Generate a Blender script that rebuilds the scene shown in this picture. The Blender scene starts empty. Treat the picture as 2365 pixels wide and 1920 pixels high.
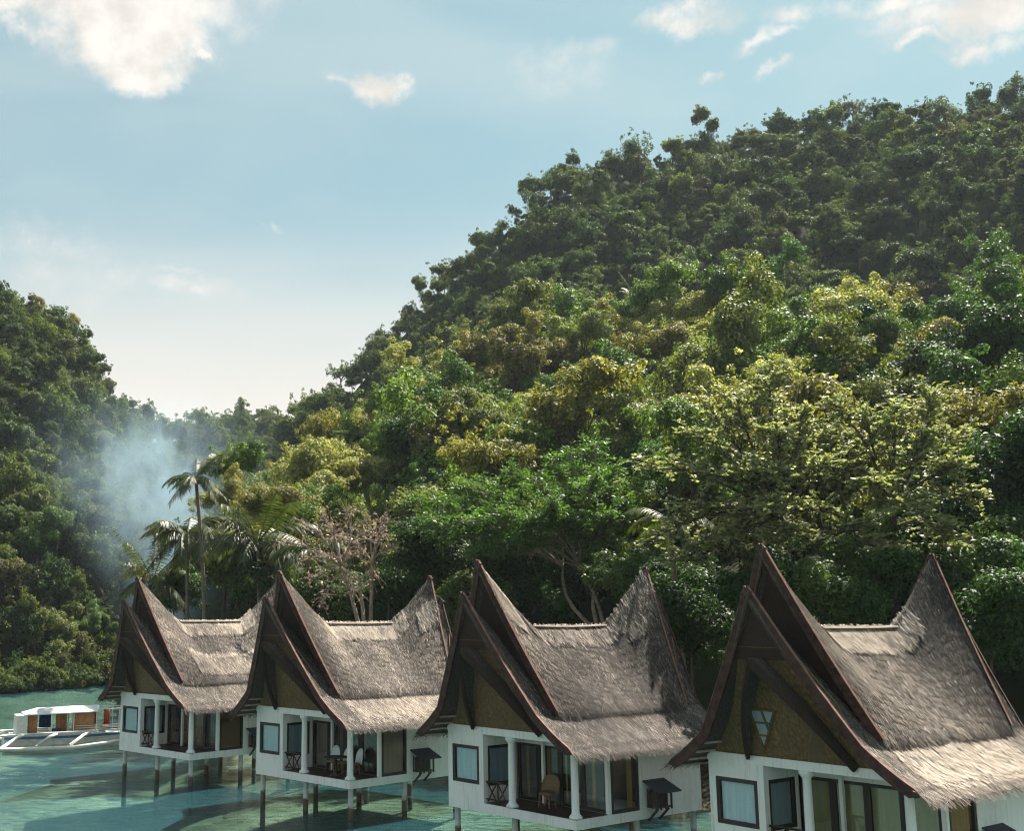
import bpy, math, random
import numpy as np

sc = bpy.context.scene
COL = sc.collection
R_ = math.radians

# ------------------------------------------------------------------ camera
CAM_H, PITCH, FPX, XC = 7.877, R_(9.854), 2636.7, 841.8        # pixel figures refer to the 2365 x 1920 photograph
cam_d = bpy.data.cameras.new("camera")
cam_d.sensor_fit = 'HORIZONTAL'; cam_d.sensor_width = 36.0
cam_d.lens = FPX / 2365 * 36.0
cam_d.shift_x = (1182.5 - XC) / 2365
cam_d.clip_start = 0.5; cam_d.clip_end = 9000
cam = bpy.data.objects.new("camera", cam_d)
cam.location = (0, 0, CAM_H); cam.rotation_euler = (R_(90) + PITCH, 0, 0)
COL.objects.link(cam); sc.camera = cam

# ------------------------------------------------------------------ render settings
sc.render.engine = 'CYCLES'
cy = sc.cycles
cy.max_bounces = 6; cy.diffuse_bounces = 2; cy.glossy_bounces = 2; cy.transmission_bounces = 4
cy.transparent_max_bounces = 8; cy.volume_bounces = 0
cy.use_adaptive_sampling = True; cy.adaptive_threshold = 0.025
cy.use_denoising = True; cy.denoiser = 'OPENIMAGEDENOISE'; cy.filter_width = 1.1; cy.sample_clamp_direct = 8.0
cy.sample_clamp_indirect = 4.0
cy.caustics_reflective = False; cy.caustics_refractive = False
cy.volume_step_rate = 1.0; cy.volume_max_steps = 128
sc.view_settings.view_transform = 'Standard'; sc.view_settings.look = 'None'
sc.view_settings.gamma = 1.0; sc.view_settings.use_curve_mapping = False
sc.view_settings.exposure = 1.5

SUN_AZ, SUN_EL = R_(38), R_(54)          # azimuth measured from +Y towards +X

def px_dir(px, py):
    up = (960 - py) / FPX
    return np.array([(px - XC) / FPX, math.cos(PITCH) - up * math.sin(PITCH), math.sin(PITCH) + up * math.cos(PITCH)])
def px_at(px, py, Y):
    d = px_dir(px, py)
    return np.array([0, 0, CAM_H]) + d * (Y / d[1])
def to_px(P):
    P = np.asarray(P, float); x, y, z = P[..., 0], P[..., 1], P[..., 2] - CAM_H
    fw = y * math.cos(PITCH) + z * math.sin(PITCH); up = -y * math.sin(PITCH) + z * math.cos(PITCH)
    fw = np.where(np.abs(fw) < 1e-6, 1e-6, fw)
    return XC + FPX * x / fw, 960 - FPX * up / fw, fw

# ------------------------------------------------------------------ node helper
class NT:
    def __init__(s, tree):
        s.t = tree; s.n = tree.nodes; s.l = tree.links
    def new(s, kind, **kw):
        n = s.n.new(kind)
        for k, v in kw.items(): setattr(n, k, v)
        return n
    def put(s, sock, v):
        if hasattr(v, 'is_linked') or isinstance(v, bpy.types.NodeSocket): s.l.new(v, sock)
        else: sock.default_value = v
    def math(s, op, a, b=None, c=None, clamp=False):
        n = s.new('ShaderNodeMath', operation=op, use_clamp=clamp)
        s.put(n.inputs[0], a)
        if b is not None: s.put(n.inputs[1], b)
        if c is not None: s.put(n.inputs[2], c)
        return n.outputs[0]
    def vmath(s, op, a, b=None, out=0):
        n = s.new('ShaderNodeVectorMath', operation=op)
        s.put(n.inputs[0], a)
        if b is not None: s.put(n.inputs[1], b)
        return n.outputs[out]
    def noise(s, vec, scale, detail=3, rough=0.55, dist=0.0, col=False):
        n = s.new('ShaderNodeTexNoise')
        if vec is not None: s.l.new(vec, n.inputs['Vector'])
        n.inputs['Scale'].default_value = scale; n.inputs['Detail'].default_value = detail
        n.inputs['Roughness'].default_value = rough; n.inputs['Distortion'].default_value = dist
        return n.outputs['Color' if col else 'Fac']
    def ramp(s, fac, stops, interp='LINEAR'):
        n = s.new('ShaderNodeValToRGB'); cr = n.color_ramp; cr.interpolation = interp
        while len(cr.elements) < len(stops): cr.elements.new(0.5)
        for e, (p, c) in zip(cr.elements, stops):
            e.position = p; e.color = (*c, 1) if len(c) == 3 else c
        s.put(n.inputs[0], fac); return n.outputs[0]
    def mix(s, fac, a, b, mode='MIX'):
        n = s.new('ShaderNodeMix', data_type='RGBA', blend_type=mode)
        s.put(n.inputs[0], fac)
        for i, v in ((6, a), (7, b)):
            if isinstance(v, tuple) and len(v) == 3: v = (*v, 1)
            s.put(n.inputs[i], v)
        return n.outputs[2]
    def smooth(s, v, lo, hi):
        n = s.new('ShaderNodeMapRange', interpolation_type='SMOOTHSTEP')
        s.put(n.inputs[0], v); s.put(n.inputs[1], lo); s.put(n.inputs[2], hi)
        return n.outputs[0]
    def mapping(s, vec, scale=(1, 1, 1), loc=(0, 0, 0), rot=(0, 0, 0)):
        n = s.new('ShaderNodeMapping'); s.l.new(vec, n.inputs[0])
        n.inputs[1].default_value = loc; n.inputs[2].default_value = rot; n.inputs[3].default_value = scale
        return n.outputs[0]
    def bump(s, h, strength=0.5, dist=0.02):
        n = s.new('ShaderNodeBump'); n.inputs['Strength'].default_value = strength; n.inputs['Distance'].default_value = dist
        s.l.new(h, n.inputs['Height']); return n.outputs[0]

# ------------------------------------------------------------------ world: sky and clouds
world = bpy.data.worlds.new("World"); sc.world = world; world.use_nodes = True
w = NT(world.node_tree)
bg = w.n['Background']
sky = w.new('ShaderNodeTexSky', sky_type='NISHITA', sun_disc=False, sun_elevation=SUN_EL, sun_rotation=SUN_AZ,
            altitude=0.0, air_density=1.0, dust_density=1.6, ozone_density=1.0)
dirv = w.new('ShaderNodeTexCoord').outputs['Generated']
sep = w.new('ShaderNodeSeparateXYZ'); w.l.new(dirv, sep.inputs[0])
tint = w.mix(0.45, w.mix(1.0, sky.outputs[0], (0.60, 0.80, 0.68), 'MULTIPLY'), (2.75, 4.6, 5.3))
# thin veil that whitens towards the horizon all the way round
veil = w.math('POWER', w.math('SUBTRACT', 1.0, w.math('ABSOLUTE', sep.outputs[2]), clamp=True), 5.0)
streak = w.noise(w.mapping(dirv, (1.2, 1.2, 4.0)), 1.6, 4, 0.5, 0.4)
veil2 = w.math('ADD', w.math('MULTIPLY', veil, 0.80), w.math('MULTIPLY', w.smooth(streak, 0.38, 0.66), 0.42), clamp=True)
base = w.mix(veil2, tint, (4.9, 5.6, 5.6))
warm = w.math('SUBTRACT', 1.0, w.smooth(w.math('ABSOLUTE', sep.outputs[2]), 0.10, 0.38))
base = w.mix(w.math('MULTIPLY', warm, 0.92), base, (7.5, 6.7, 6.0))
# clouds: soft ellipses in direction space, broken up by noise
nz = w.noise(dirv, 9.0, 7, 0.62, 0.25, col=True)
nzc = w.vmath('SUBTRACT', nz, (0.5, 0.5, 0.5))
wd = w.vmath('ADD', dirv, w.vmath('MULTIPLY', nzc, (0.16, 0.16, 0.10)))
fine = w.noise(dirv, 42.0, 6, 0.65)
CLOUDS = [  # px, py, half width, half height, amount
    (215, -40, 330, 110, 1.3), (300, 80, 185, 95, 1.4), (340, 175, 120, 55, 1.1), (430, 120, 90, 60, .9), (90, 90, 90, 30, .8), (60, 20, 110, 60, .9),
    (480, 157, 42, 20, 1.0),
    (872, 187, 46, 38, .85), (800, 178, 40, 20, .5),
    (1640, 30, 120, 26, .66), (1690, -5, 60, 24, .62), (1760, 88, 70, 20, .70), (1850, 72, 45, 14, .6),
    (2240, 30, 190, 62, .86), (2330, -10, 150, 70, 1.0), (2060, 10, 90, 40, .75), (2130, 105, 55, 22, .75), (2290, 110, 100, 26, .65), (1900, 20, 60, 26, .55),
    (1310, 125, 110, 34, .42), (1650, 150, 50, 13, .60), (1810, 153, 45, 13, .60),
    (562, 525, 34, 15, .62), (440, 668, 120, 30, .55), (385, 615, 60, 10, .45), (1280, 190, 180, 60, .25), (60, 560, 260, 60, .28), (150, 640, 240, 70, .3),
]
acc = None
for (px, py, rx, ry, am) in CLOUDS:
    d = px_dir(px, py); d /= np.linalg.norm(d)
    k = np.linalg.norm(px_dir(px, py)) * FPX * (np.linalg.norm(px_dir(px, py)) ** 0)
    q = w.vmath('MULTIPLY', w.vmath('SUBTRACT', wd, tuple(d)), (k / (1.5 * rx), k / (1.5 * rx), k / (1.5 * ry)))
    m = w.math('MULTIPLY', w.math('SUBTRACT', 1.0, w.vmath('LENGTH', q, out=1), clamp=True), am * 1.5)
    acc = m if acc is None else w.math('MAXIMUM', acc, m)
# the same fair-weather puffs over the rest of the sky
puff = w.noise(w.mapping(dirv, (1, 1, 2.2)), 3.1, 6, 0.6, 0.3)
acc = w.math('MAXIMUM', acc, w.smooth(puff, 0.66, 0.80))
dens = w.smooth(w.math('ADD', acc, w.math('MULTIPLY', w.math('SUBTRACT', fine, 0.5), 0.9)), 0.06, 1.15)
core = w.noise(dirv, 22.0, 5, 0.6)
ccol = w.mix(w.smooth(core, 0.35, 0.62), (5.9, 5.7, 5.3), (7.6, 7.2, 6.7))
fin = w.mix(dens, base, ccol)
world.cycles.sampling_method = 'MANUAL'; world.cycles.sample_map_resolution = 256
w.l.new(fin, bg.inputs[0]); bg.inputs[1].default_value = 0.0485

# ------------------------------------------------------------------ sun
sl = bpy.data.lights.new("sun", 'SUN'); sl.energy = 5.0; sl.angle = R_(0.53); sl.color = (1.0, 0.93, 0.82)
sun = bpy.data.objects.new("sun", sl); COL.objects.link(sun); sun.location = (40, 60, 120)
sun.rotation_euler = (R_(90) - SUN_EL, 0, math.pi - SUN_AZ)

# ================================================================== geometry helpers
class MB:
    def __init__(s): s.v = []; s.f = []
    def add(s, vs, fs):
        o = len(s.v); s.v += [tuple(map(float, p)) for p in vs]; s.f += [tuple(i + o for i in f) for f in fs]; return s
    def box(s, x0, x1, y0, y1, z0, z1):
        return s.add([(x0,y0,z0),(x1,y0,z0),(x1,y1,z0),(x0,y1,z0),(x0,y0,z1),(x1,y0,z1),(x1,y1,z1),(x0,y1,z1)],
                     [(0,3,2,1),(4,5,6,7),(0,1,5,4),(1,2,6,5),(2,3,7,6),(3,0,4,7)])
    def tube(s, pts, radii, n=7, caps=True):
        pts = [np.asarray(p, float) for p in pts]; m = len(pts)
        if not hasattr(radii, '__len__'): radii = [radii] * m
        vs = []; fs = []; ref = None
        for i, p in enumerate(pts):
            t = pts[min(i + 1, m - 1)] - pts[max(i - 1, 0)]; t = t / (np.linalg.norm(t) + 1e-9)
            if ref is None: ref = np.array([0, 0, 1.]) if abs(t[2]) < .9 else np.array([1., 0, 0])
            a = np.cross(t, ref); a /= np.linalg.norm(a) + 1e-9; b = np.cross(t, a); ref = b if False else ref
            for k in range(n):
                an = 2 * math.pi * k / n; vs.append(p + radii[i] * (math.cos(an) * a + math.sin(an) * b))
        for i in range(m - 1):
            for k in range(n):
                fs.append((i*n+k, i*n+(k+1)%n, (i+1)*n+(k+1)%n, (i+1)*n+k))
        if caps: fs.append(tuple(range(n))); fs.append(tuple((m-1)*n + k for k in range(n - 1, -1, -1)))
        return s.add(vs, fs)
    def beam(s, p0, p1, wd, ht, up=(0, 0, 1)):
        p0 = np.asarray(p0, float); p1 = np.asarray(p1, float); t = p1 - p0; t /= np.linalg.norm(t)
        u = np.asarray(up, float); a = np.cross(t, u); a /= np.linalg.norm(a) + 1e-9; b = np.cross(a, t)
        vs = [p + a * sx * wd / 2 + b * sy * ht / 2 for p in (p0, p1) for sx, sy in ((-1,-1),(1,-1),(1,1),(-1,1))]
        return s.add(vs, [(3,2,1,0),(4,5,6,7),(0,1,5,4),(1,2,6,5),(2,3,7,6),(3,0,4,7)])
    def lathe(s, prof, c, n=14):
        vs = []; fs = []
        for r, z in prof:
            for k in range(n): vs.append((c[0] + r * math.cos(2*math.pi*k/n), c[1] + r * math.sin(2*math.pi*k/n), c[2] + z))
        for i in range(len(prof) - 1):
            for k in range(n): fs.append((i*n+k, i*n+(k+1)%n, (i+1)*n+(k+1)%n, (i+1)*n+k))
        fs.append(tuple(range(n - 1, -1, -1))); fs.append(tuple((len(prof)-1)*n + k for k in range(n)))
        return s.add(vs, fs)
    def build(s, name, mat, parent=None, smooth=False):
        me = bpy.data.meshes.new(name); me.from_pydata(s.v, [], s.f); me.update()
        return link_mesh(name, me, mat, parent, smooth)

def link_mesh(name, me, mat, parent=None, smooth=False):
    if mat is not None and len(me.materials) == 0: me.materials.append(mat)
    if smooth:
        me.polygons.foreach_set('use_smooth', np.ones(len(me.polygons), bool))
    o = bpy.data.objects.new(name, me); COL.objects.link(o)
    if parent is not None: o.parent = parent
    return o

def mesh_np(name, V, F, tint=None):
    """big meshes: V (n,3), F (m,k), tint (m,) face attribute"""
    V = np.ascontiguousarray(V, np.float32); F = np.ascontiguousarray(F, np.int32)
    me = bpy.data.meshes.new(name); m, k = F.shape
    me.vertices.add(len(V)); me.vertices.foreach_set('co', V.ravel())
    me.loops.add(m * k); me.loops.foreach_set('vertex_index', F.ravel())
    me.polygons.add(m); me.polygons.foreach_set('loop_start', np.arange(0, m * k, k, dtype=np.int32))
    try: me.polygons.foreach_set('loop_total', np.full(m, k, np.int32))
    except Exception: pass
    if tint is not None:
        a = me.attributes.new('tint', 'FLOAT', 'FACE'); a.data.foreach_set('value', np.asarray(tint, np.float32))
    me.update(calc_edges=True)
    return me

def empty(name, loc, rz=0.0):
    o = bpy.data.objects.new(name, None); COL.objects.link(o); o.location = tuple(map(float, loc)); o.rotation_euler = (0, 0, rz)
    o.empty_display_size = 0.3
    return o
def tag(o, label=None, cat=None, group=None, kind=None):
    if label: o['label'] = label
    if cat: o['category'] = cat
    if group: o['group'] = group
    if kind: o['kind'] = kind
    return o

def unit(a): return a / (np.linalg.norm(a, axis=-1, keepdims=True) + 1e-9)
def leaves(P, N, T, size, aspect, fold=0.12):
    """one folded diamond leaf per row; P base, N normal, T direction"""
    T = unit(T - N * np.sum(T * N, 1, keepdims=True)); B = np.cross(N, T)
    L = size[:, None]; W = (size * aspect)[:, None]
    v = np.stack([P, P + T * L * .45 + B * W * .5 + N * L * fold, P + T * L, P + T * L * .45 - B * W * .5 + N * L * fold], 1)
    n = len(P); F = np.arange(n * 4).reshape(n, 4)
    return v.reshape(-1, 3), F

# ================================================================== materials
def mat_base(name):
    m = bpy.data.materials.new(name); m.use_nodes = True
    t = NT(m.node_tree); return m, t, t.n['Principled BSDF'], t.n['Material Output']

def simple(name, col, rough=0.7, var=0.25, scale=6.0, spec=0.3, bump=0.15, stretch=(1, 1, 1), metal=0.0):
    m, t, p, o = mat_base(name)
    vec = t.mapping(t.new('ShaderNodeTexCoord').outputs['Object'], stretch)
    n = t.noise(vec, scale, 5, 0.6)
    lo = tuple(c * (1 - var) for c in col); hi = tuple(min(1, c * (1 + var)) for c in col)
    t.l.new(t.ramp(n, [(0.3, lo), (0.7, hi)]), p.inputs['Base Color'])
    p.inputs['Roughness'].default_value = rough; p.inputs['Specular IOR Level'].default_value = spec; p.inputs['Metallic'].default_value = metal
    if bump: t.l.new(t.bump(t.noise(vec, scale * 3, 4), bump, 0.02), p.inputs['Normal'])
    return m

def leaf_mat(name, cols=None, rough=0.42, spec=0.5, trans=0.32, lo=0.55, hi=1.5, tcol=(1.25, 1.35, 0.45)):
    m, t, p, o = mat_base(name)
    oi = t.new('ShaderNodeObjectInfo')
    c = oi.outputs['Color'] if cols is None else t.ramp(oi.outputs['Random'], [(i / max(1, len(cols) - 1), k) for i, k in enumerate(cols)])
    at = t.new('ShaderNodeAttribute', attribute_name='tint').outputs['Fac']
    hue = t.ramp(at, [(0.0, (lo * .9, lo, lo * .9)), (0.55, (1, 1, 1)), (0.85, (hi * .95, hi * .95, hi * .8)), (1.0, (hi * 1.1, hi * 1.0, hi * .65))])
    c = t.mix(1.0, c, hue, 'MULTIPLY')
    t.l.new(c, p.inputs['Base Color']); p.inputs['Roughness'].default_value = rough; p.inputs['Specular IOR Level'].default_value = spec
    tr = t.new('ShaderNodeBsdfTranslucent'); t.l.new(t.mix(1.0, c, tcol, 'MULTIPLY'), tr.inputs[0])
    mx = t.new('ShaderNodeMixShader'); mx.inputs[0].default_value = trans
    t.l.new(p.outputs[0], mx.inputs[1]); t.l.new(tr.outputs[0], mx.inputs[2]); t.l.new(mx.outputs[0], o.inputs[0])
    return m

M = {}
# plastered wall: white paint with faint dirt streaks
m, t, p, o = mat_base('white_plaster')
oc = t.vmath('ADD', t.new('ShaderNodeTexCoord').outputs['Object'], t.vmath('MULTIPLY', t.new('ShaderNodeObjectInfo').outputs['Location'], (3.1, 3.1, 0.0)))
d1 = t.noise(t.mapping(oc, (6.0, 6.0, 0.45)), 1.6, 6, 0.65); d2 = t.noise(oc, 1.1, 4); d3 = t.noise(oc, 7.0, 5, 0.7)
c = t.mix(t.smooth(d1, 0.50, 0.76), (0.84, 0.84, 0.82), (0.60, 0.59, 0.54))
c = t.mix(t.math('MULTIPLY', t.smooth(d2, 0.52, 0.8), 0.5), c, (0.60, 0.57, 0.50))
c = t.mix(t.math('MULTIPLY', t.smooth(d3, 0.66, 0.76), 0.7), c, (0.34, 0.32, 0.27))
t.l.new(c, p.inputs['Base Color']); p.inputs['Roughness'].default_value = 0.75; p.inputs['Specular IOR Level'].default_value = 0.2
t.l.new(t.bump(t.noise(oc, 14, 5), 0.12, 0.02), p.inputs['Normal']); M['plaster'] = m
# piles: paint above, rust-brown marine growth below the tide line
m, t, p, o = mat_base('painted_pile')
tc = t.new('ShaderNodeTexCoord'); oc = tc.outputs['Object']; sp = t.new('ShaderNodeSeparateXYZ'); t.l.new(oc, sp.inputs[0])
hz = t.math('ADD', sp.outputs[2], t.math('MULTIPLY', t.math('SUBTRACT', t.noise(oc, 5.0, 4), 0.5), 0.5))
grow = t.mix(t.noise(oc, 9, 5), (0.075, 0.055, 0.04), (0.16, 0.115, 0.08))
c = t.mix(t.smooth(hz, 0.36, 0.58), grow, t.mix(t.noise(oc, 6, 4), (0.52, 0.54, 0.53), (0.76, 0.78, 0.77)))
t.l.new(c, p.inputs['Base Color']); p.inputs['Roughness'].default_value = 0.8
t.l.new(t.bump(t.noise(oc, 20, 4), 0.4, 0.03), p.inputs['Normal']); M['pile'] = m
M['trim'] = simple('dark_window_timber', (0.022, 0.017, 0.014), 0.55, 0.4, 8, 0.4, 0.1, (1, 1, .2))
M['barge'] = simple('weathered_red_brown_board', (0.070, 0.036, 0.029), 0.75, 0.55, 5, 0.2, 0.3, (1, 1, 1))
M['edge'] = simple('reddish_lit_edge', (0.19, 0.10, 0.076), 0.75, 0.4, 5, 0.2, 0.2)  # lighter than the boards: sunlight on their top edges put into the colour
M['horn'] = simple('dark_brown_boarding', (0.040, 0.024, 0.018), 0.8, 0.4, 6, 0.2, 0.3, (6, 6, .4))
M['ridge'] = simple('bleached_ridge_board', (0.42, 0.345, 0.28), 0.8, 0.3, 5, 0.2, 0.3, (.6, .6, 1))
M['floor'] = simple('dark_red_floor', (0.055, 0.030, 0.025), 0.5, 0.4, 5, 0.3, 0.05)
M['ceil'] = simple('pale_ceiling', (0.62, 0.64, 0.62), 0.8, 0.08, 4, 0.2, 0.02)
M['rustic'] = simple('bark_branch', (0.050, 0.036, 0.028), 0.85, 0.5, 12, 0.2, 0.5)
M['box_wood'] = simple('old_box_timber', (0.060, 0.052, 0.048), 0.8, 0.4, 9, 0.2, 0.3)
M['box_roof'] = simple('slate_grey_lid', (0.045, 0.052, 0.060), 0.7, 0.3, 9, 0.3, 0.2)
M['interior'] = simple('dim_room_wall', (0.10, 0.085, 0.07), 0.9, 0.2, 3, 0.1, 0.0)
# woven bamboo matting
m, t, p, o = mat_base('woven_bamboo')
oc = t.new('ShaderNodeTexCoord').outputs['Object']
s1 = t.noise(t.mapping(oc, (16, 16, .8)), 1.0, 3, 0.6); s2 = t.noise(t.mapping(oc, (1.2, 1.2, 1.0)), 1.3, 4)
c = t.ramp(s1, [(0.30, (0.075, 0.046, 0.022)), (0.52, (0.165, 0.102, 0.046)), (0.72, (0.27, 0.175, 0.085))])
c = t.mix(t.smooth(s2, .45, .8), c, (0.12, 0.085, 0.05))
t.l.new(c, p.inputs['Base Color']); p.inputs['Roughness'].default_value = 0.7; p.inputs['Specular IOR Level'].default_value = 0.25
t.l.new(t.bump(s1, 0.5, 0.03), p.inputs['Normal']); M['bamboo'] = m
# thatch body
m, t, p, o = mat_base('thatch')
oc = t.new('ShaderNodeTexCoord').outputs['Object']
s1 = t.noise(t.mapping(oc, (7, 14, 3)), 2.0, 6, 0.7); s2 = t.noise(oc, 0.9, 4)
c = t.ramp(s1, [(0.28, (0.035, 0.029, 0.025)), (0.5, (0.10, 0.084, 0.072)), (0.72, (0.21, 0.175, 0.145))])
c = t.mix(t.smooth(s2, 0.45, 0.7), c, (0.10, 0.082, 0.07))
t.l.new(c, p.inputs['Base Color']); p.inputs['Roughness'].default_value = 0.9; p.inputs['Specular IOR Level'].default_value = 0.1
t.l.new(t.bump(s1, 0.8, 0.06), p.inputs['Normal']); M['thatch'] = m
# single straws: colour from the straw's own age
m, t, p, o = mat_base('straw')
at = t.new('ShaderNodeAttribute', attribute_name='tint').outputs['Fac']
c = t.ramp(at, [(0.0, (0.030, 0.024, 0.021)), (0.35, (0.142, 0.115, 0.096)), (0.7, (0.325, 0.268, 0.222)), (1.0, (0.62, 0.52, 0.42))])
t.l.new(c, p.inputs['Base Color']); p.inputs['Roughness'].default_value = 0.75; p.inputs['Specular IOR Level'].default_value = 0.2; M['straw'] = m
# window pane
m, t, p, o = mat_base('pane_glass')
t.n.remove(p)
fr = t.new('ShaderNodeLayerWeight'); fr.inputs[0].default_value = 0.5
gl = t.new('ShaderNodeBsdfGlossy'); gl.inputs['Roughness'].default_value = 0.04; gl.inputs[0].default_value = (1, 1, 1, 1)
tp = t.new('ShaderNodeBsdfTransparent'); tp.inputs[0].default_value = (0.90, 0.94, 0.95, 1)
mx = t.new('ShaderNodeMixShader'); t.l.new(t.math('ADD', t.math('MULTIPLY', t.math('POWER', fr.outputs['Facing'], 5.0), 0.9), 0.06, clamp=True), mx.inputs[0]); t.l.new(tp.outputs[0], mx.inputs[1]); t.l.new(gl.outputs[0], mx.inputs[2])
t.l.new(mx.outputs[0], o.inputs[0]); M['pane'] = m
def cloth(name, col): return simple(name, col, 0.9, 0.12, 3, 0.1, 0.05, (3, 3, .3))
M['c_pale'] = cloth('pale_blue_curtain', (0.66, 0.78, 0.82)); M['c_brown'] = cloth('brown_curtain', (0.20, 0.105, 0.055))
M['c_taupe'] = cloth('taupe_curtain', (0.30, 0.22, 0.16)); M['c_ochre'] = cloth('ochre_curtain', (0.36, 0.22, 0.06))
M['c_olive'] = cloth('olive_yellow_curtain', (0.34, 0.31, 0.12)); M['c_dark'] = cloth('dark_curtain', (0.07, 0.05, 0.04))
M['c_grey'] = cloth('grey_net_curtain', (0.33, 0.40, 0.44))
M['wicker'] = simple('wicker', (0.20, 0.13, 0.075), 0.8, 0.4, 30, 0.2, 0.4)
M['chair_white'] = simple('white_chair_cushion', (0.62, 0.66, 0.68), 0.7, 0.1, 8, 0.2, 0.05)
# trees
M['bark'] = simple('grey_bark', (0.085, 0.068, 0.052), 0.9, 0.45, 3, 0.15, 0.5, (2, 2, .5))
M['bark_pale'] = simple('pale_twig_bark', (0.26, 0.20, 0.16), 0.9, 0.35, 4, 0.15, 0.4)
M['palm_trunk'] = simple('ringed_palm_trunk', (0.17, 0.135, 0.105), 0.9, 0.35, 3, 0.15, 0.6, (.5, .5, 6))
M['l_front'] = leaf_mat('leaf_sunlit_band', None, 0.56, 0.30, 0.42, 0.28, 1.6)
M['l_hill'] = leaf_mat('leaf_hill_tree', None, 0.62, 0.22, 0.40, 0.32, 1.5)
HUES_F = [('golden-olive', (0.239, 0.220, 0.069)), ('mid green', (0.095, 0.160, 0.044)), ('brownish olive', (0.194, 0.173, 0.066)), ('grass-green', (0.132, 0.198, 0.054)), ('pale yellow-green', (0.320, 0.317, 0.133)), ('deep green', (0.061, 0.121, 0.039)), ('yellow-green', (0.200, 0.241, 0.075)), ('olive', (0.157, 0.179, 0.060))]
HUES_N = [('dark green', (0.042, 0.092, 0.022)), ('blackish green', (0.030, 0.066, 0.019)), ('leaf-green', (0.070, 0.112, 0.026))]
HUES_B = [('olive', (0.090, 0.115, 0.034)), ('dark blue-green', (0.035, 0.066, 0.028)), ('brownish', (0.101, 0.097, 0.038)), ('deep green', (0.046, 0.088, 0.028)), ('light yellow-green', (0.151, 0.180, 0.047)), ('mid green', (0.078, 0.122, 0.034))]
M['l_mass'] = leaf_mat('leaf_far_hill', [h[1] for h in HUES_B] + [HUES_B[0][1], HUES_B[3][1], HUES_B[5][1]], 0.62, 0.22, 0.40, 0.32, 1.5)
M['l_under'] = leaf_mat('leaf_undergrowth', [h[1] for h in HUES_F], 0.56, 0.30, 0.42, 0.28, 1.6)
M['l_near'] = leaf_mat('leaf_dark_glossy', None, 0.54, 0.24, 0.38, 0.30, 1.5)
M['l_almond'] = leaf_mat('leaf_sea_almond', [(0.29, 0.30, 0.17), (0.29, 0.30, 0.17)], 0.50, 0.5, 0.42, 0.40, 1.4, (1.2, 1.3, 0.6))
M['l_green'] = leaf_mat('leaf_feathery_green', [(0.078, 0.155, 0.034), (0.078, 0.155, 0.034)], 0.5, 0.35, 0.46, 0.45, 1.35, (1.2, 1.35, 0.4))
M['l_dry'] = leaf_mat('leaf_dry_pink', [(0.46, 0.37, 0.28), (0.46, 0.37, 0.28)], 0.6, 0.3, 0.3, 0.4, 1.2, (1.1, .9, .7))
M['l_palm'] = leaf_mat('leaf_palm', [(0.066, 0.082, 0.024), (0.052, 0.072, 0.022), (0.088, 0.086, 0.026)], 0.48, 0.4, 0.35, 0.4, 1.6, (1.15, 1.25, 0.35))

# ================================================================== ground, shore and hills (one sheet)
TREE_F, TREE_B = 7.0, 7.0
def knot(px, py, r, dz):
    d = px_dir(px, py); h = math.hypot(d[0], d[1]); return math.atan2(d[0], d[1]), r, CAM_H + r * d[2] / h - dz
# (photo column, skyline row of the front ridge, its range, skyline row of the back crest, its range)
COLS = [(-500, 1010, 136, 400, 205), (-200, 1030, 138, 520, 205), (0, 1050, 140, 612, 205), (90, 1070, 143, 652, 208), (170, 1090, 150, 705, 212), (225, 1110, 158, 790, 218), (265, 1130, 166, 880, 228), (310, 1190, 170, 922, 260),
        (400, 1250, 130, 945, 300), (520, 1190, 118, 936, 310), (620, 1115, 116, 932, 310), (665, 1040, 116, 935, 290), (720, 1005, 116, 915, 225), (790, 975, 116, 850, 222), (870, 930, 118, 765, 222), (960, 850, 120, 690, 222), (1100, 745, 122, 550, 225),
        (1290, 690, 124, 385, 228), (1480, 695, 124, 318, 232), (1700, 665, 124, 278, 236), (1900, 670, 122, 238, 240), (2100, 690, 118, 198, 242), (2365, 715, 112, 168, 244), (2800, 680, 110, 140, 246), (3400, 760, 110, 300, 246)]
COAST = [(-500, 118), (-100, 121), (120, 127), (240, 134), (300, 140), (335, 118), (380, 92), (430, 80), (475, 76), (600, 71.5), (842, 63.8), (1182, 55.6), (1700, 48.5), (2365, 43.5), (2800, 42), (3400, 41)]
azF, rF, zF = np.array([knot(c[0], c[1], c[2], TREE_F) for c in COLS]).T
azB, rB, zB = np.array([knot(c[0], c[3], c[4], TREE_B) for c in COLS]).T
azC = np.array([math.atan2((c[0] - XC) / FPX, math.cos(PITCH) + math.tan(PITCH) * math.sin(PITCH)) for c in COAST]); rC = np.array([c[1] for c in COAST], float)

def vnoise(x, y, s, seed=0):
    """cheap smooth value noise"""
    x = np.asarray(x) / s + seed * 17.3; y = np.asarray(y) / s + seed * 9.1
    xi = np.floor(x); yi = np.floor(y); fx = x - xi; fy = y - yi
    fx = fx * fx * (3 - 2 * fx); fy = fy * fy * (3 - 2 * fy)
    def h(a, b):
        v = np.sin(a * 127.1 + b * 311.7 + seed) * 43758.5453; return v - np.floor(v)
    return (h(xi, yi) * (1 - fx) + h(xi + 1, yi) * fx) * (1 - fy) + (h(xi, yi + 1) * (1 - fx) + h(xi + 1, yi + 1) * fx) * fy

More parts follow.
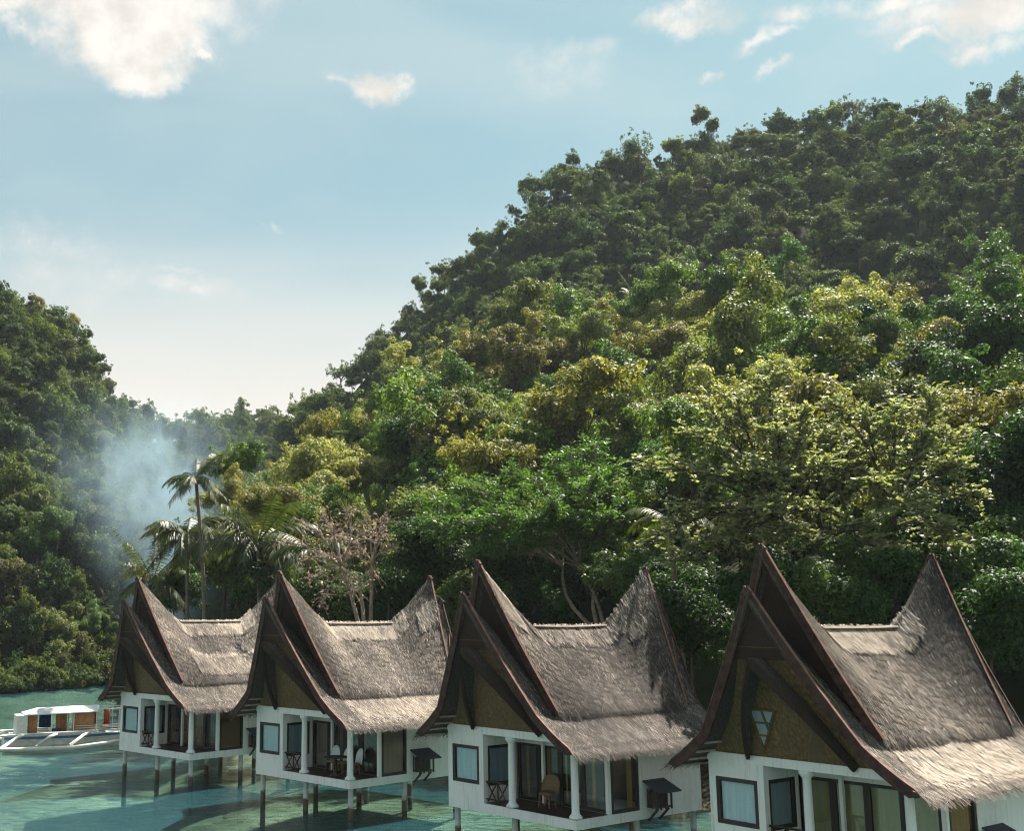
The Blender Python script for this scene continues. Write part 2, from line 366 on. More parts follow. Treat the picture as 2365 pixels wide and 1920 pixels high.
def terrain(az, r):
    az = np.asarray(az, float); r = np.asarray(r, float); az, r = np.broadcast_arrays(az, r)
    rc = np.interp(az, azC, rC); rf = np.interp(az, azF, rF); zf = np.interp(az, azF, zF); rb = np.interp(az, azB, rB); zb = np.interp(az, azB, zB)
    rc = np.where(az < azC[0], rC[0] + (azC[0] - az) * 60, rc)
    x = r * np.sin(az); y = r * np.cos(az)
    zdip = np.minimum(np.where(zf > 12, zf - 5, zf + 3), zb * .6)
    ks = [(np.zeros_like(r), -1.9 + 0 * r), (rc - 30, -1.7 + 0 * r), (rc - 6, -0.55 + 0 * r), (rc, 0.05 + 0 * r), (rc + 4, 1.3 + 0 * r), (rf, zf), (np.maximum(rf + 22, rf + .25 * (rb - rf)), zdip), (rb, zb), (rb + 70, zb - 12), (rb + 400, zb * .25), (0 * r + 6000, 5 + 0 * r)]
    z = np.full_like(r, -1.9)
    for (r0, z0), (r1, z1) in zip(ks[:-1], ks[1:]):
        t = np.clip((r - r0) / np.maximum(r1 - r0, 1e-3), 0, 1); z = np.where(r >= r0, z0 + (z1 - z0) * t, z)
    land = np.clip((r - rc) / 25, 0, 1)
    z = z + land * ((vnoise(x, y, 22, 1) - .5) * 5 + (vnoise(x, y, 8, 2) - .5) * 1.8)
    z = z + (1 - land) * (vnoise(x, y, 6, 3) - .5) * 0.25
    m = np.clip((R_(75) - np.abs(az)) / R_(25), 0, 1); m = m * m * (3 - 2 * m)
    return np.where(z > -1.9, -1.9 + (z + 1.9) * m, z)
def ground_z(x, y): return float(terrain(math.atan2(x, y), math.hypot(x, y)))

azs = np.concatenate([np.linspace(-math.pi, -R_(45), 40, endpoint=False), np.linspace(-R_(45), R_(55), 300, endpoint=False), np.linspace(R_(55), math.pi, 40)])
rs = np.concatenate([np.linspace(2, 40, 16, endpoint=False), np.linspace(40, 130, 120, endpoint=False), np.linspace(130, 350, 110, endpoint=False), np.geomspace(350, 6000, 24)])
AA, RR = np.meshgrid(azs, rs, indexing='ij'); ZZ = terrain(AA, RR)
V = np.stack([RR * np.sin(AA), RR * np.cos(AA), ZZ], -1).reshape(-1, 3)
na, nr = AA.shape; ii, jj = np.meshgrid(np.arange(na - 1), np.arange(nr - 1), indexing='ij'); ix = (ii * nr + jj).ravel()
F = np.stack([ix, ix + 1, ix + nr + 1, ix + nr], 1)
m, t, p, o = mat_base('ground_soil_and_sand')
ge = t.new('ShaderNodeNewGeometry').outputs['Position']; sp = t.new('ShaderNodeSeparateXYZ'); t.l.new(ge, sp.inputs[0])
und = t.ramp(t.noise(ge, 0.35, 6, 0.65), [(0.3, (0.018, 0.022, 0.010)), (0.55, (0.026, 0.032, 0.014)), (0.75, (0.036, 0.034, 0.018))])
shore = t.ramp(t.noise(ge, 0.8, 5), [(0.35, (0.022, 0.02, 0.014)), (0.7, (0.060, 0.05, 0.036))])
bed = t.ramp(t.noise(t.mapping(ge, (1, 1.0, 1)), 0.13, 5, 0.6, 0.6), [(0.30, (0.17, 0.17, 0.09)), (0.52, (0.38, 0.36, 0.23)), (0.75, (0.60, 0.55, 0.38))])
bed = t.mix(t.smooth(t.noise(ge, 1.6, 4), 0.50, 0.75), bed, (0.16, 0.15, 0.07))
zn = t.math('ADD', sp.outputs[2], t.math('MULTIPLY', t.math('SUBTRACT', t.noise(ge, 0.5, 3), 0.5), 1.2))
c = t.mix(t.smooth(zn, 1.2, 2.6), t.mix(t.smooth(zn, -0.3, 0.25), bed, shore), und)
t.l.new(c, p.inputs['Base Color']); p.inputs['Roughness'].default_value = 0.95; p.inputs['Specular IOR Level'].default_value = 0.05
t.l.new(t.bump(t.noise(ge, 2.0, 5), 0.6, 0.2), p.inputs['Normal']); M['ground'] = m
ground = tag(link_mesh('ground', mesh_np('ground', V, F), M['ground'], None, True), kind='structure')

# ------------------------------------------------------------------ water
m, t, p, o = mat_base('lagoon_water')
t.n.remove(p)
ge = t.new('ShaderNodeNewGeometry').outputs['Position']
w1 = t.noise(t.mapping(ge, (1.0, 1.5, 1), rot=(0, 0, .5)), 0.4, 3, 0.55); w2 = t.noise(t.mapping(ge, (1.0, 1.6, 1), rot=(0, 0, .25)), 1.15, 4, 0.6, 0.5); w3 = t.noise(ge, 9.0, 3, 0.6)
sx = t.new('ShaderNodeSeparateXYZ'); t.l.new(ge, sx.inputs[0])
openw = t.math('MULTIPLY', t.math('ADD', t.math('MULTIPLY', t.math('ADD', sx.outputs[0], 0.6), 0.77), t.math('MULTIPLY', t.math('SUBTRACT', sx.outputs[1], 46.0), 0.64)), -1.0)
gust = t.math('MULTIPLY', t.smooth(openw, -4.0, 9.0), t.math('ADD', 0.5, t.math('MULTIPLY', t.smooth(t.noise(ge, 0.06, 3), 0.38, 0.62), 0.6)))   # calm in the lee of the cottages
hgt = t.math('ADD', t.math('MULTIPLY', w1, 0.55), t.math('MULTIPLY', t.math('ADD', t.math('MULTIPLY', w2, 1.25), t.math('MULTIPLY', w3, 0.22)), t.math('ADD', t.math('MULTIPLY', gust, 1.3), 0.25)))
nrm = t.bump(hgt, 0.9, 0.40)
fr = t.new('ShaderNodeFresnel'); fr.inputs[0].default_value = 1.33; t.l.new(nrm, fr.inputs['Normal'])
gl = t.new('ShaderNodeBsdfGlossy'); gl.inputs['Roughness'].default_value = 0.07; gl.inputs[0].default_value = (1, 1, 1, 1); t.l.new(nrm, gl.inputs['Normal'])
df = t.new('ShaderNodeBsdfDiffuse'); df.inputs[0].default_value = (0.030, 0.115, 0.140, 1)
tp = t.new('ShaderNodeBsdfTransparent'); tp.inputs[0].default_value = (0.62, 0.84, 0.86, 1)
mb = t.new('ShaderNodeMixShader'); mb.inputs[0].default_value = 0.68; t.l.new(df.outputs[0], mb.inputs[1]); t.l.new(tp.outputs[0], mb.inputs[2])
mx = t.new('ShaderNodeMixShader'); t.l.new(fr.outputs[0], mx.inputs[0]); t.l.new(mb.outputs[0], mx.inputs[1]); t.l.new(gl.outputs[0], mx.inputs[2])
t.l.new(mx.outputs[0], o.inputs[0]); M['water'] = m
wm = MB().add([(-6000, -6000, 0), (6000, -6000, 0), (6000, 6000, 0), (-6000, 6000, 0)], [(0, 1, 2, 3)])
tag(wm.build('water', M['water']), kind='structure')

# ================================================================== cottages
W, L, DZ = 5.98, 6.43, 1.16
POSES = [(-8.095, 54.818, 45.73), (-0.567, 46.046, 47.39), (6.650, 37.502, 52.26), (13.391, 29.127, 53.82)]
STRAW_SEED = [0]; HS = [1.0]; SG = [0.0]
def edge_y(kind, a):            # front edge of the roof, a = 0 ridge .. 1 knee .. 2 eave
    if kind == 'low': return np.where(a <= 1, -1.95 + .96 * a, -.99 + .15 * (a - 1))
    return -1.22 + 1.10 * a
def roof_pt(kind, side, a, v, rear=None):
    """point on the thatch surface; side +1 right, -1 left; v = 0 front edge .. 1 rear edge"""
    a = np.asarray(a, float); v = np.asarray(v, float)
    y0 = edge_y(kind, a); y1 = L - y0; y = y0 + (y1 - y0) * v
    d = np.minimum(y - y0, y1 - y)
    if kind == 'low':
        zr = 5.85 + 1.55 * np.clip(1 - d / 2.2, 0, 1) ** 1.5
        s = np.minimum(a, 1); k = np.clip(a - 1, 0, 1)
        x = 2.34 * s + 1.39 * k; z = zr + (3.48 - zr) * s - 1.02 * k - .10 * np.sin(math.pi * s) - 0.06 * np.sin(math.pi * k)
    else:
        zr = 6.35 + 2.14 * HS[0] * np.clip(1 - d / 2.55, 0, 1) ** 1.12 - SG[0] * np.sin(math.pi * np.clip(v, 0, 1)) ** 2
        s = a; x = 2.42 * s; z = zr + (3.58 - zr) * s - .12 * np.sin(math.pi * np.clip(s, 0, 1))
    z = z + .09 * (vnoise(y * 1.0 + 31 * STRAW_SEED[0], x * 1.3 + side, .9, 6) - .5) * np.clip(d / .5, 0, 1) * np.clip(x / .4, 0, 1) * np.clip(((2.0 if kind == 'low' else 1.03) - a) / .45, 0, 1)
    return np.stack(np.broadcast_arrays(W / 2 + side * x, y, z + DZ), -1)
def frame_at(kind, side, a, v):
    e = 1e-3
    P = roof_pt(kind, side, a, v); T = unit(roof_pt(kind, side, a + e, v) - P); U = unit(roof_pt(kind, side, a, np.clip(v + e, 0, 1 + e)) - P)
    N = unit(np.cross(T, U)); N = np.where(N[:, 2:3] < 0, -N, N)
    return P, T, U, N
def slope_mesh(kind, side, amax, na, nv, thick):
    a = np.linspace(0, amax, na); v = np.linspace(0, 1, nv); A, Vv = np.meshgrid(a, v, indexing='ij')
    P = roof_pt(kind, side, A.ravel(), Vv.ravel()); _, _, _, N = frame_at(kind, side, A.ravel(), Vv.ravel())
    Q = P - N * thick; n = na * nv; V = np.concatenate([P, Q]); f = []
    for i in range(na - 1):
        for j in range(nv - 1):
            q = i * nv + j; f.append((q, q + 1, q + nv + 1, q + nv)); f.append((n + q, n + q + nv, n + q + nv + 1, n + q + 1))
    for j in range(nv - 1):
        q = (na - 1) * nv + j; f.append((q, q + 1, n + q + 1, n + q))
    for i in range(na - 1):
        q = i * nv; f.append((q, q + nv, n + q + nv, n + q)); q += nv - 1; f.append((q, n + q, n + q + nv, q + nv))
    return mesh_np('roof_slope', V, np.array(f))
def straws(rng, kind, side, n, a0, a1, v0, v1, ln, wd, lift, tone, spread=.30, near_edge=None):
    k_seed = STRAW_SEED[0]
    a = rng.uniform(a0, a1, n); v = rng.uniform(v0, v1, n)
    if a1 - a0 > .6:                    # laid in overlapping courses
        rows = 20.0; a = np.clip((np.floor(a * rows) + .5 + rng.normal(0, .2, n) + .25 * np.sin(v * 40 + np.floor(a * rows) * 2.1)) / rows, a0, a1)
    if near_edge:                       # keep to the strips that the upper roof leaves bare
        v = np.where(rng.random(n) < .6, rng.uniform(0, near_edge, n), 1 - rng.uniform(0, near_edge, n))
    P, T, U, N = frame_at(kind, side, a, v)
    D = unit(T + U * rng.normal(0, spread, (n, 1)) + N * (lift + rng.normal(0, .05, (n, 1)) + .04))
    B = unit(np.cross(D, N)); le = ln * rng.uniform(.6, 1.3, (n, 1)); wi = wd * rng.uniform(.6, 1.4, (n, 1))
    P = P + N * rng.uniform(0, .03, (n, 1)) - D * le * .3
    Vx = np.stack([P - B * wi * .5, P + B * wi * .5, P + D * le + B * wi * .25 - N * .01, P + D * le - B * wi * .25 - N * .01], 1).reshape(-1, 3)
    patch = vnoise(P[:, 1] * 3 + P[:, 2], P[:, 0] * 2 + 50, .9, 5) - .5
    tn = np.clip(rng.normal(tone, .25, n) + patch * .28 + (vnoise(P[:, 1] + 3 * k_seed, P[:, 0] * .7 + P[:, 2], 1.9, 9) - .5) * .60, 0, 1)
    return Vx, np.arange(n * 4).reshape(n, 4), tn
def join(parts):
    Vs, Fs, Ts, o = [], [], [], 0
    for v, f, tn in parts: Vs.append(v); Fs.append(f + o); Ts.append(tn); o += len(v)
    return np.concatenate(Vs), np.concatenate(Fs), np.concatenate(Ts)
def mir(p, rear): return (p[0], L - p[1], p[2]) if rear else p

def curtain(name, mat, parent, axis, c, lo, hi, z0, z1, amp=.03, n=26, sag=0.0):
    """a hanging cloth with folds; axis 'x' spans x at y = c, axis 'y' spans y at x = c"""
    vs, fs = [], []
    for i in range(n + 1):
        f = i / n; u = lo + (hi - lo) * f; off = amp * .7 * math.sin(i * 1.9) + amp * .3 * math.sin(i * .83 + 1)
        for j in range(4):
            z = z0 + (z1 - z0) * j / 3; o_ = off * (1 - .2 * j)
            vs.append((u, c + o_, z) if axis == 'x' else (c + o_, u, z))
    for i in range(n):
        for j in range(3):
            q = i * 4 + j; fs.append((q, q + 4, q + 5, q + 1))
    return MB().add(vs, fs).build(name, mat, parent, True)
def framed(parent, name, axis, c, lo, hi, z0, z1, fw, depth, front, cur, cur_span=None, curdepth=.045, mull=(), amp=.03):
    """window or glazed door: frame, pane and curtain as sub-parts. front = direction (+1/-1) in which it looks"""
    z0 += DZ; z1 += DZ
    d0, d1 = sorted((c, c - front * depth))
    root = MB()
    def bar(b, u0, u1, a0, a1):
        if axis == 'x': b.box(u0, u1, d0, d1, a0, a1)
        else: b.box(d0, d1, u0, u1, a0, a1)
    bar(root, lo, hi, z0, z0 + fw); bar(root, lo, hi, z1 - fw, z1); bar(root, lo, lo + fw, z0 + fw, z1 - fw); bar(root, hi - fw, hi, z0 + fw, z1 - fw)
    for mu in mull: bar(root, mu - fw * .45, mu + fw * .45, z0 + fw, z1 - fw)
    fr = root.build(name, M['trim'], parent)
    pm = MB(); pc = c - front * depth * .55
    if axis == 'x': pm.box(lo + fw, hi - fw, pc - .004, pc + .004, z0 + fw, z1 - fw)
    else: pm.box(pc - .004, pc + .004, lo + fw, hi - fw, z0 + fw, z1 - fw)
    pm.build('pane', M['pane'], fr)
    for (cm, s0, s1) in cur:
        a, b = lo + fw + (hi - lo - 2 * fw) * s0, lo + fw + (hi - lo - 2 * fw) * s1
        curtain('curtain', M[cm], fr, axis, c - front * (depth * .55 + curdepth), a, b, z0 + .03, z1 - .02, amp, max(8, int((b - a) * 22)))
    return fr

HOUSE_SPEC = [
    dict(label='leftmost and smallest thatched stilt cottage, beside the white outrigger boat', win='c_pale', ret='c_grey', doors=[('c_brown', 'c_dark'), ('c_brown',), ('c_brown',), ('c_dark',)], side=[('c_brown', 0, 1)], tone=.30, fluff=.95),
    dict(label='second thatched stilt cottage from the left, white rounded chairs on its veranda', win='c_pale', ret='c_grey', doors=[('c_taupe',), ('c_dark',), ('c_dark',), ('c_dark',)], side=[('c_taupe', 0, 1)], tone=.26, fluff=.8),
    dict(label='third thatched stilt cottage from the left, tied ochre curtains behind open dark glass', win='c_pale', ret='c_grey', doors=None, side=[('c_ochre', .66, .88)], tone=.20, fluff=.6),
    dict(label='largest and nearest thatched stilt cottage, cut off by the right edge, olive-yellow curtains', win='c_pale', ret='c_grey', doors=[('c_olive',)] * 4, side=[('c_ochre', 0, .9)], tone=.19, fluff=.75),
]
def cottage(k):
    X, Y, yaw = POSES[k]; a = R_(yaw); S = HOUSE_SPEC[k]; rng = np.random.default_rng(100 + k); STRAW_SEED[0] = 7 * k + 1; HS[0] = (1.0, .97, 1.0, 1.03)[k]; SG[0] = (.02, .05, .09, .03)[k]
    ox = X - W * math.cos(a); oy = Y + W * math.sin(a)
    H = empty('stilt_cottage', (ox, oy, 0), -a)
    tag(H, S['label'], 'cottage', 'thatched cottages on stilts in a row')
    z = lambda v: v + DZ
    MB().box(0, W, 0, L, z(0), z(.30)).build('floor_slab', M['plaster'], H)
    MB().box(1.82, W - .06, .06, 1.60, z(.30), z(.32)).build('veranda_floor', M['floor'], H)
    # walls, each with its openings
    wx0, wx1, wz0, wz1 = .22, 1.59, .89, 2.17
    b = MB(); b.box(0, wx0, .0, .15, z(.30), z(2.60)); b.box(wx1, 1.80, 0, .15, z(.30), z(2.60)); b.box(wx0, wx1, 0, .15, z(.30), z(wz0)); b.box(wx0, wx1, 0, .15, z(wz1), z(2.60)); b.build('front_wall', M['plaster'], H)
    b = MB(); b.box(1.65, 1.80, .15, .22, z(.30), z(2.60)); b.box(1.65, 1.80, 1.46, 1.62, z(.30), z(2.60)); b.box(1.65, 1.80, .22, 1.46, z(.30), z(.85)); b.box(1.65, 1.80, .22, 1.46, z(2.20), z(2.60)); b.build('return_wall', M['plaster'], H)
    MB().box(0, .15, .15, L - .15, z(.30), z(2.60)).build('left_wall', M['plaster'], H)
    MB().box(0, W, L - .15, L, z(.30), z(2.60)).build('rear_wall', M['plaster'], H)
    b = MB(); b.box(W - .15, W, 3.12, L - .15, z(.30), z(2.60)); b.box(W - .15, W, 1.72, 3.12, z(2.22), z(2.60)); b.build('right_wall', M['plaster'], H)
    MB().box(1.80, W - .15, 1.62, 1.74, z(2.24), z(2.60)).build('door_header', M['plaster'], H)
    MB().box(W - .13, W - .005, 1.56, 1.70, z(.302), z(2.598)).build('side_post', M['plaster'], H)
    MB().box(3.10, 3.20, 1.50, 1.60, z(.325), z(2.57)).build('door_post', M['plaster'], H)
    b = MB(); b.box(-.015, W + .015, -.02, .19, z(2.60), z(2.84)); b.box(-.015, .19, .19, L, z(2.60), z(2.84)); b.box(W - .19, W + .015, .19, L, z(2.60), z(2.84)); b.build('eaves_beam', M['plaster'], H)
    MB().box(.19, W - .19, .19, L - .15, z(2.605), z(2.64)).build('ceiling', M['ceil'], H)
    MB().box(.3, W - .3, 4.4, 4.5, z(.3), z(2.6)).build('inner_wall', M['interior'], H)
    # columns with base and cap
    for cx_, cy_ in ((3.04, .14), (W - .15, .15)):
        r = .125; prof = [(.21, 0), (.21, .05), (.19, .09), (.145, .13), (r, .18), (r * .97, 1.2), (r * .9, 2.06), (.135, 2.10), (.18, 2.16), (.20, 2.20), (.20, 2.275)]
        MB().lathe(prof, (cx_, cy_, z(.322)), 16).build('column', M['plaster'], H, True)
    # piles
    for px_ in (.22, 3.05, W - .2):
        for py_ in (.22, 3.15, L - .25):
            gx, gy = ox + math.cos(a) * px_ + math.sin(a) * py_, oy - math.sin(a) * px_ + math.cos(a) * py_
            zb = min(-.4, ground_z(gx, gy)) - .35; rr = .105
            MB().tube([(px_, py_, zb), (px_, py_, .4), (px_, py_, z(0))], [rr * 1.12, rr * 1.02, rr], 12).build('pile', M['pile'], H, True)
    # openings
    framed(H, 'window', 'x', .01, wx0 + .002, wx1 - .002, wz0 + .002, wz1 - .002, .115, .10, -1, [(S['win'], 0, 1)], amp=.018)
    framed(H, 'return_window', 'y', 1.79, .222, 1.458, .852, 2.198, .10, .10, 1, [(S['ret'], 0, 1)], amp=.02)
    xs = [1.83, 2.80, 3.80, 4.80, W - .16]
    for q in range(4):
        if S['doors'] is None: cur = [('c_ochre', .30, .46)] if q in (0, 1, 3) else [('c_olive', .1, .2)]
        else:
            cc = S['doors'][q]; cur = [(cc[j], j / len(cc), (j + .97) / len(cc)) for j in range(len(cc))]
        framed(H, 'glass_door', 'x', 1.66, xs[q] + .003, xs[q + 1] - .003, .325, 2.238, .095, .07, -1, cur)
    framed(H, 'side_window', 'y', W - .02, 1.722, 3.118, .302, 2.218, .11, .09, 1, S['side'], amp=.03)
    # rustic railing with crossed branches
    rr = random.Random(5 + k)
    rl = MB(); zt = z(1.02); zl = z(.45)
    rl.tube([(1.84, .1, zt), (2.4, .09, zt + .02), (2.93, .1, zt)], .032, 7); rl.tube([(1.84, .1, zl), (2.93, .1, zl)], .028, 7)
    for x0 in (1.90, 2.40):
        rl.tube([(x0, .1, zl - .08), (x0 + .2, .12, zl + .25), (x0 + .46, .1, zt)], .024, 6); rl.tube([(x0 + .46, .08, zl - .08), (x0 + .22, .07, zl + .27), (x0, .08, zt)], .024, 6)
    rl.tube([(2.39, .1, z(.32)), (2.39, .1, zt)], .03, 7)
    rl.build('railing', M['rustic'], H, True)
    # ---------------- roof
    for kind, amax, thick in (('low', 2.0, .16), ('up', 1.03, .17)):
        for side in (1, -1):
            rs_ = link_mesh('roof_slope', slope_mesh(kind, side, amax, 26 if kind == 'low' else 18, 64, thick), M['thatch'], H, True)
            vis = 1.0 if side == 1 else .28
            ps = []
            if kind == 'low':
                ps.append(straws(rng, 'low', side, int(9000 * vis), .02, 1.0, 0, 1, .15, .024, .02, S['tone'] - .06, near_edge=.16))
                ps.append(straws(rng, 'low', side, int(15000 * vis), 1.0, 1.96, 0, 1, .20, .024, .06, S['tone'] + .10))
                if k in (1, 3): ps.append(straws(rng, 'low', side, int(4500 * vis), 1.08, 1.85, .12, .98, .42, .032, .14, .72, .25))
                n = int(2400 * vis) + 200        # ragged eave fringe
                ps.append(straws(rng, 'low', side, n, 1.82, 1.985, 0, 1, .44, .026, -.02, S['tone'] + .14, .35))
                ps.append(straws(rng, 'low', side, n // 2, 1.95, 1.985, 0, 1, .62, .026, -.16, S['tone'] - .1, .5))
            else:
                ps.append(straws(rng, 'up', side, int(28000 * vis), .0, 1.02, 0, 1, .15, .024, .03, S['tone']))
                ps.append(straws(rng, 'up', side, int(900 * vis), .98, 1.04, 0, 1, .3, .03, -.02, S['tone'] - .15, .4))
                ps.append(straws(rng, 'up', side, int(2600 * vis), 0.0, .17, .24 if k != 2 else .2, .80 if k != 2 else .98, .42, .034, .12, S['fluff'] * .62 + .15, .25))   # shaggy ridge dressing
                if k == 0: ps.append(straws(rng, 'up', side, int(3800 * vis), .52, .86, .20, .85, .42, .034, .16, .70, .3))
                if k == 2:
                    ps.append(straws(rng, 'up', side, int(1500 * vis), .02, .3, .0, .14, .40, .032, .16, .66, .5)); ps.append(straws(rng, 'up', side, int(1800 * vis), .04, .32, .80, 1.0, .42, .032, .14, .40, .3))
                if k == 1: ps.append(straws(rng, 'up', side, int(1300 * vis), .16, .34, .86, 1.0, .42, .032, .14, .55, .3))
                if k == 3: ps.append(straws(rng, 'up', side, int(600 * vis), .02, .14, .62, .80, .45, .032, .16, .66, .3))
            Vx, Fx, Tx = join(ps)
            tag(link_mesh('straw', mesh_np('straw', Vx, Fx, Tx), M['straw'], rs_), kind='stuff')
    # bargeboards along both edges of both roofs
    for kind, amax, ht in (('low', 2.0, .22), ('up', 1.0, .20)):
        for rear in (0, 1):
            for side in (1, -1):
                aa = np.linspace(0, amax, 15); P = roof_pt(kind, side, aa, np.zeros(15)); _, T, U, N = frame_at(kind, side, aa, np.zeros(15))
                N = unit(N * np.array([1, .15, 1])); top = P + N * .045; bot = P - N * ht
                ex = np.array([0, -.035, 0]); inn = np.array([0, .035, 0])
                ring = np.stack([top + ex, bot + ex, bot + inn, top + inn], 1)
                if rear: ring[:, :, 1] = L - ring[:, :, 1]
                b = MB(); fs = []
                for i in range(14):
                    for q in range(4): fs.append((i*4+q, i*4+(q+1)%4, i*4+4+(q+1)%4, i*4+4+q))
                fs += [(0, 1, 2, 3), (59, 58, 57, 56)]
                b.add(ring.reshape(-1, 3), fs); bb = b.build('bargeboard', M['barge'], H)
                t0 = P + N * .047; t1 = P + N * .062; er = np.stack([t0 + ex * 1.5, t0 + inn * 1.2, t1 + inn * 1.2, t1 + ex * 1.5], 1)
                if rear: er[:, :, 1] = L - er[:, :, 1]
                if not rear or kind == 'up': MB().add(er.reshape(-1, 3), fs).build('lit_edge_strip', M['edge'], bb)  # added strip, painted lighter to draw the lit top edge of the board
    # purlins under the flared left eave
    for q in (1.15, 1.38, 1.60, 1.82):
        pts_ = roof_pt('low', -1, np.full(6, q), np.linspace(.012, .40, 6)); _, _, _, N = frame_at('low', -1, np.full(6, q), np.linspace(.012, .40, 6))
        MB().tube(list(pts_ - N * .20), .035, 6).build('purlin', M['ridge'], H)
    # ridge board between the horns
    yv = [1.28, 2.3, 3.215, 4.2, L - 1.28]
    b = MB(); sag = [-SG[0] * math.sin(math.pi * f_) ** 2 for f_ in (.29, .40, .5, .60, .71)]
    for i in range(4):
        b.add([(W/2 + sx * .13, yv[i + q], z(6.335) + sag[i + q] + dz) for q in (0, 1) for sx, dz in ((-1, 0), (-.8, .05), (.8, .05), (1, 0))], [(0,1,5,4),(1,2,6,5),(2,3,7,6),(3,0,4,7),(0,3,2,1),(4,5,6,7)])
    b.build('ridge_board', M['ridge'], H)
    # gables front and rear
    for rear in (0, 1):
        # boarded throat of the upper horn
        aa = np.linspace(.02, .97, 12); rows = []
        for q in aa:
            pr = roof_pt('up', 1, q, 0.0); rows.append((pr[0] - W/2 - .05, pr[1] + .22, pr[2] - .20))
        vs = []; fs = []
        for (x_, y_, z_) in rows:
            for sx in (-1, 1): vs.append(mir((W/2 + sx * max(x_, .01), y_, z_), rear))
        for i in range(len(rows) - 1): fs.append((2*i, 2*i+1, 2*i+3, 2*i+2))
        MB().add(vs, fs).build('horn_boarding', M['horn'], H)
        # lower horn boarding above the matting
        rows = []
        for q in np.linspace(.02, .40, 6):
            pr = roof_pt('low', 1, q, 0.0); rows.append((pr[0] - W/2 - .06, pr[1] + .10, pr[2] - .22))
        vs = []; fs = []
        for (x_, y_, z_) in rows:
            for sx in (-1, 1): vs.append(mir((W/2 + sx * max(x_, .01), y_, z_), rear))
        for i in range(len(rows) - 1): fs.append((2*i, 2*i+1, 2*i+3, 2*i+2))
        MB().add(vs, fs).build('horn_boarding', M['horn'], H)
        # leaning gable of woven matting: rows from the beam up to the lower horn
        zs = np.linspace(2.80, 5.85, 10); vs = []; fs = []
        for zz in zs:
            f = (zz - 2.80) / 3.05
            hw = np.interp(zz, [2.80, 3.30, 5.95, 7.2], [2.92, 2.30, .83, .05])
            yy = .05 - 1.60 * f
            for sx in (-1, 1): vs.append(mir((W/2 + sx * hw, yy, z(zz)), rear))
            for sx in (-1, 1): vs.append(mir((W/2 + sx * hw, yy + .05, z(zz)), rear))
        for i in range(9):
            q = 4 * i; fs += [(q, q + 1, q + 5, q + 4), (q + 2, q + 6, q + 7, q + 3), (q, q + 4, q + 6, q + 2), (q + 1, q + 3, q + 7, q + 5)]
        MB().add(vs, fs).build('gable_matting', M['bamboo'], H)
        # projecting hood: two heavy rafters with a small thatched web between rafter and matting
        Q = np.array([W/2, -2.05, z(5.50)])
        for sx in (-1, 1):
            E1 = np.array([W/2 + sx * 1.60, -.06, z(2.80)])
            pts_ = []
            for f in np.linspace(0, 1, 9):
                P = Q + (E1 - Q) * f; P[2] += -.10 * math.sin(math.pi * f); P[0] += sx * .18 * math.sin(math.pi * f); pts_.append(P)
            b = MB()
            for i in range(8): b.beam(mir(tuple(pts_[i]), rear), mir(tuple(pts_[i + 1]), rear), .10, .20)
            hb = b.build('hood_rafter', M['horn'], H)
            vs = []; fs = []
            for P in pts_:
                zz = P[2] - DZ; f = np.clip((zz - 2.80) / 3.05, 0, 1); back = (P[0] + sx * .02, .05 - 1.60 * f + .02, P[2] + .05)
                vs += [mir((P[0], P[1], P[2] + .10), rear), mir(back, rear), mir((back[0], back[1], back[2] - .08), rear), mir((P[0], P[1], P[2]), rear)]
            for i in range(8):
                q = 4 * i
                for c_ in range(4): fs.append((q + c_, q + (c_ + 1) % 4, q + 4 + (c_ + 1) % 4, q + 4 + c_))
            MB().add(vs, fs).build('hood_web', M['thatch'], hb)
    if k == 3:     # small attic light under the hood
        def on_mat(x_, zz): return (x_, .05 - 1.60 * (zz - 2.80) / 3.05 - .03, z(zz))
        tri = [on_mat(W/2 - 1.02, 4.15), on_mat(W/2 - .25, 4.15), on_mat(W/2 - 1.02, 3.05)]
        MB().add(tri + [(p_[0], p_[1] + .02, p_[2]) for p_ in tri], [(0, 2, 1), (3, 4, 5), (0, 1, 4, 3), (1, 2, 5, 4), (2, 0, 3, 5)]).build('attic_light', M['c_grey'], H)
        b = MB()
        for (p0, p1) in ((tri[0], tri[1]), (tri[1], tri[2]), (tri[2], tri[0]), (on_mat(W/2 - .64, 4.15), on_mat(W/2 - .64, 3.60)), (on_mat(W/2 - 1.02, 3.80), on_mat(W/2 - .50, 3.80)), (on_mat(W/2 - 1.02, 3.45), on_mat(W/2 - .74, 3.45))):
            b.beam((p0[0], p0[1] - .012, p0[2]), (p1[0], p1[1] - .012, p1[2]), .05, .05)
        b.build('attic_light_bars', M['bamboo'], H)
    # boxed cooling unit on the right wall: slatted cage, pitched lid, two brackets
    y0, y1, zb, zt = 3.42, 4.22, z(.36), z(.98)
    cage = MB().box(W + .002, W + .42, y0 + .03, y1 - .03, zb, zb + .05)
    cage.box(W + .06, W + .36, y0 + .10, y1 - .10, zb + .05, zt - .08)
    bx = cage.build('cooling_box', M['interior'], H)
    for yy in (y0, y0 + .25, y0 + .5, y1): MB().box(W + .40, W + .45, yy - .025, yy + .025, zb - .05, zt).build('slat', M['box_wood'], bx)
    for xx in (W + .10, W + .25): MB().box(xx - .02, xx + .02, y0 - .03, y0 + .01, zb, zt).build('slat', M['box_wood'], bx)
    b = MB(); b.add([(W + .003, y0 - .14, zt + .22), (W + .003, y1 + .18, zt + .22), (W + .72, y1 + .18, zt - .10), (W + .72, y0 - .14, zt - .10)] + [(W + .003, y0 - .14, zt + .26), (W + .003, y1 + .18, zt + .26), (W + .72, y1 + .18, zt - .06), (W + .72, y0 - .14, zt - .06)], [(0,3,2,1),(4,5,6,7),(0,1,5,4),(1,2,6,5),(2,3,7,6),(3,0,4,7)])
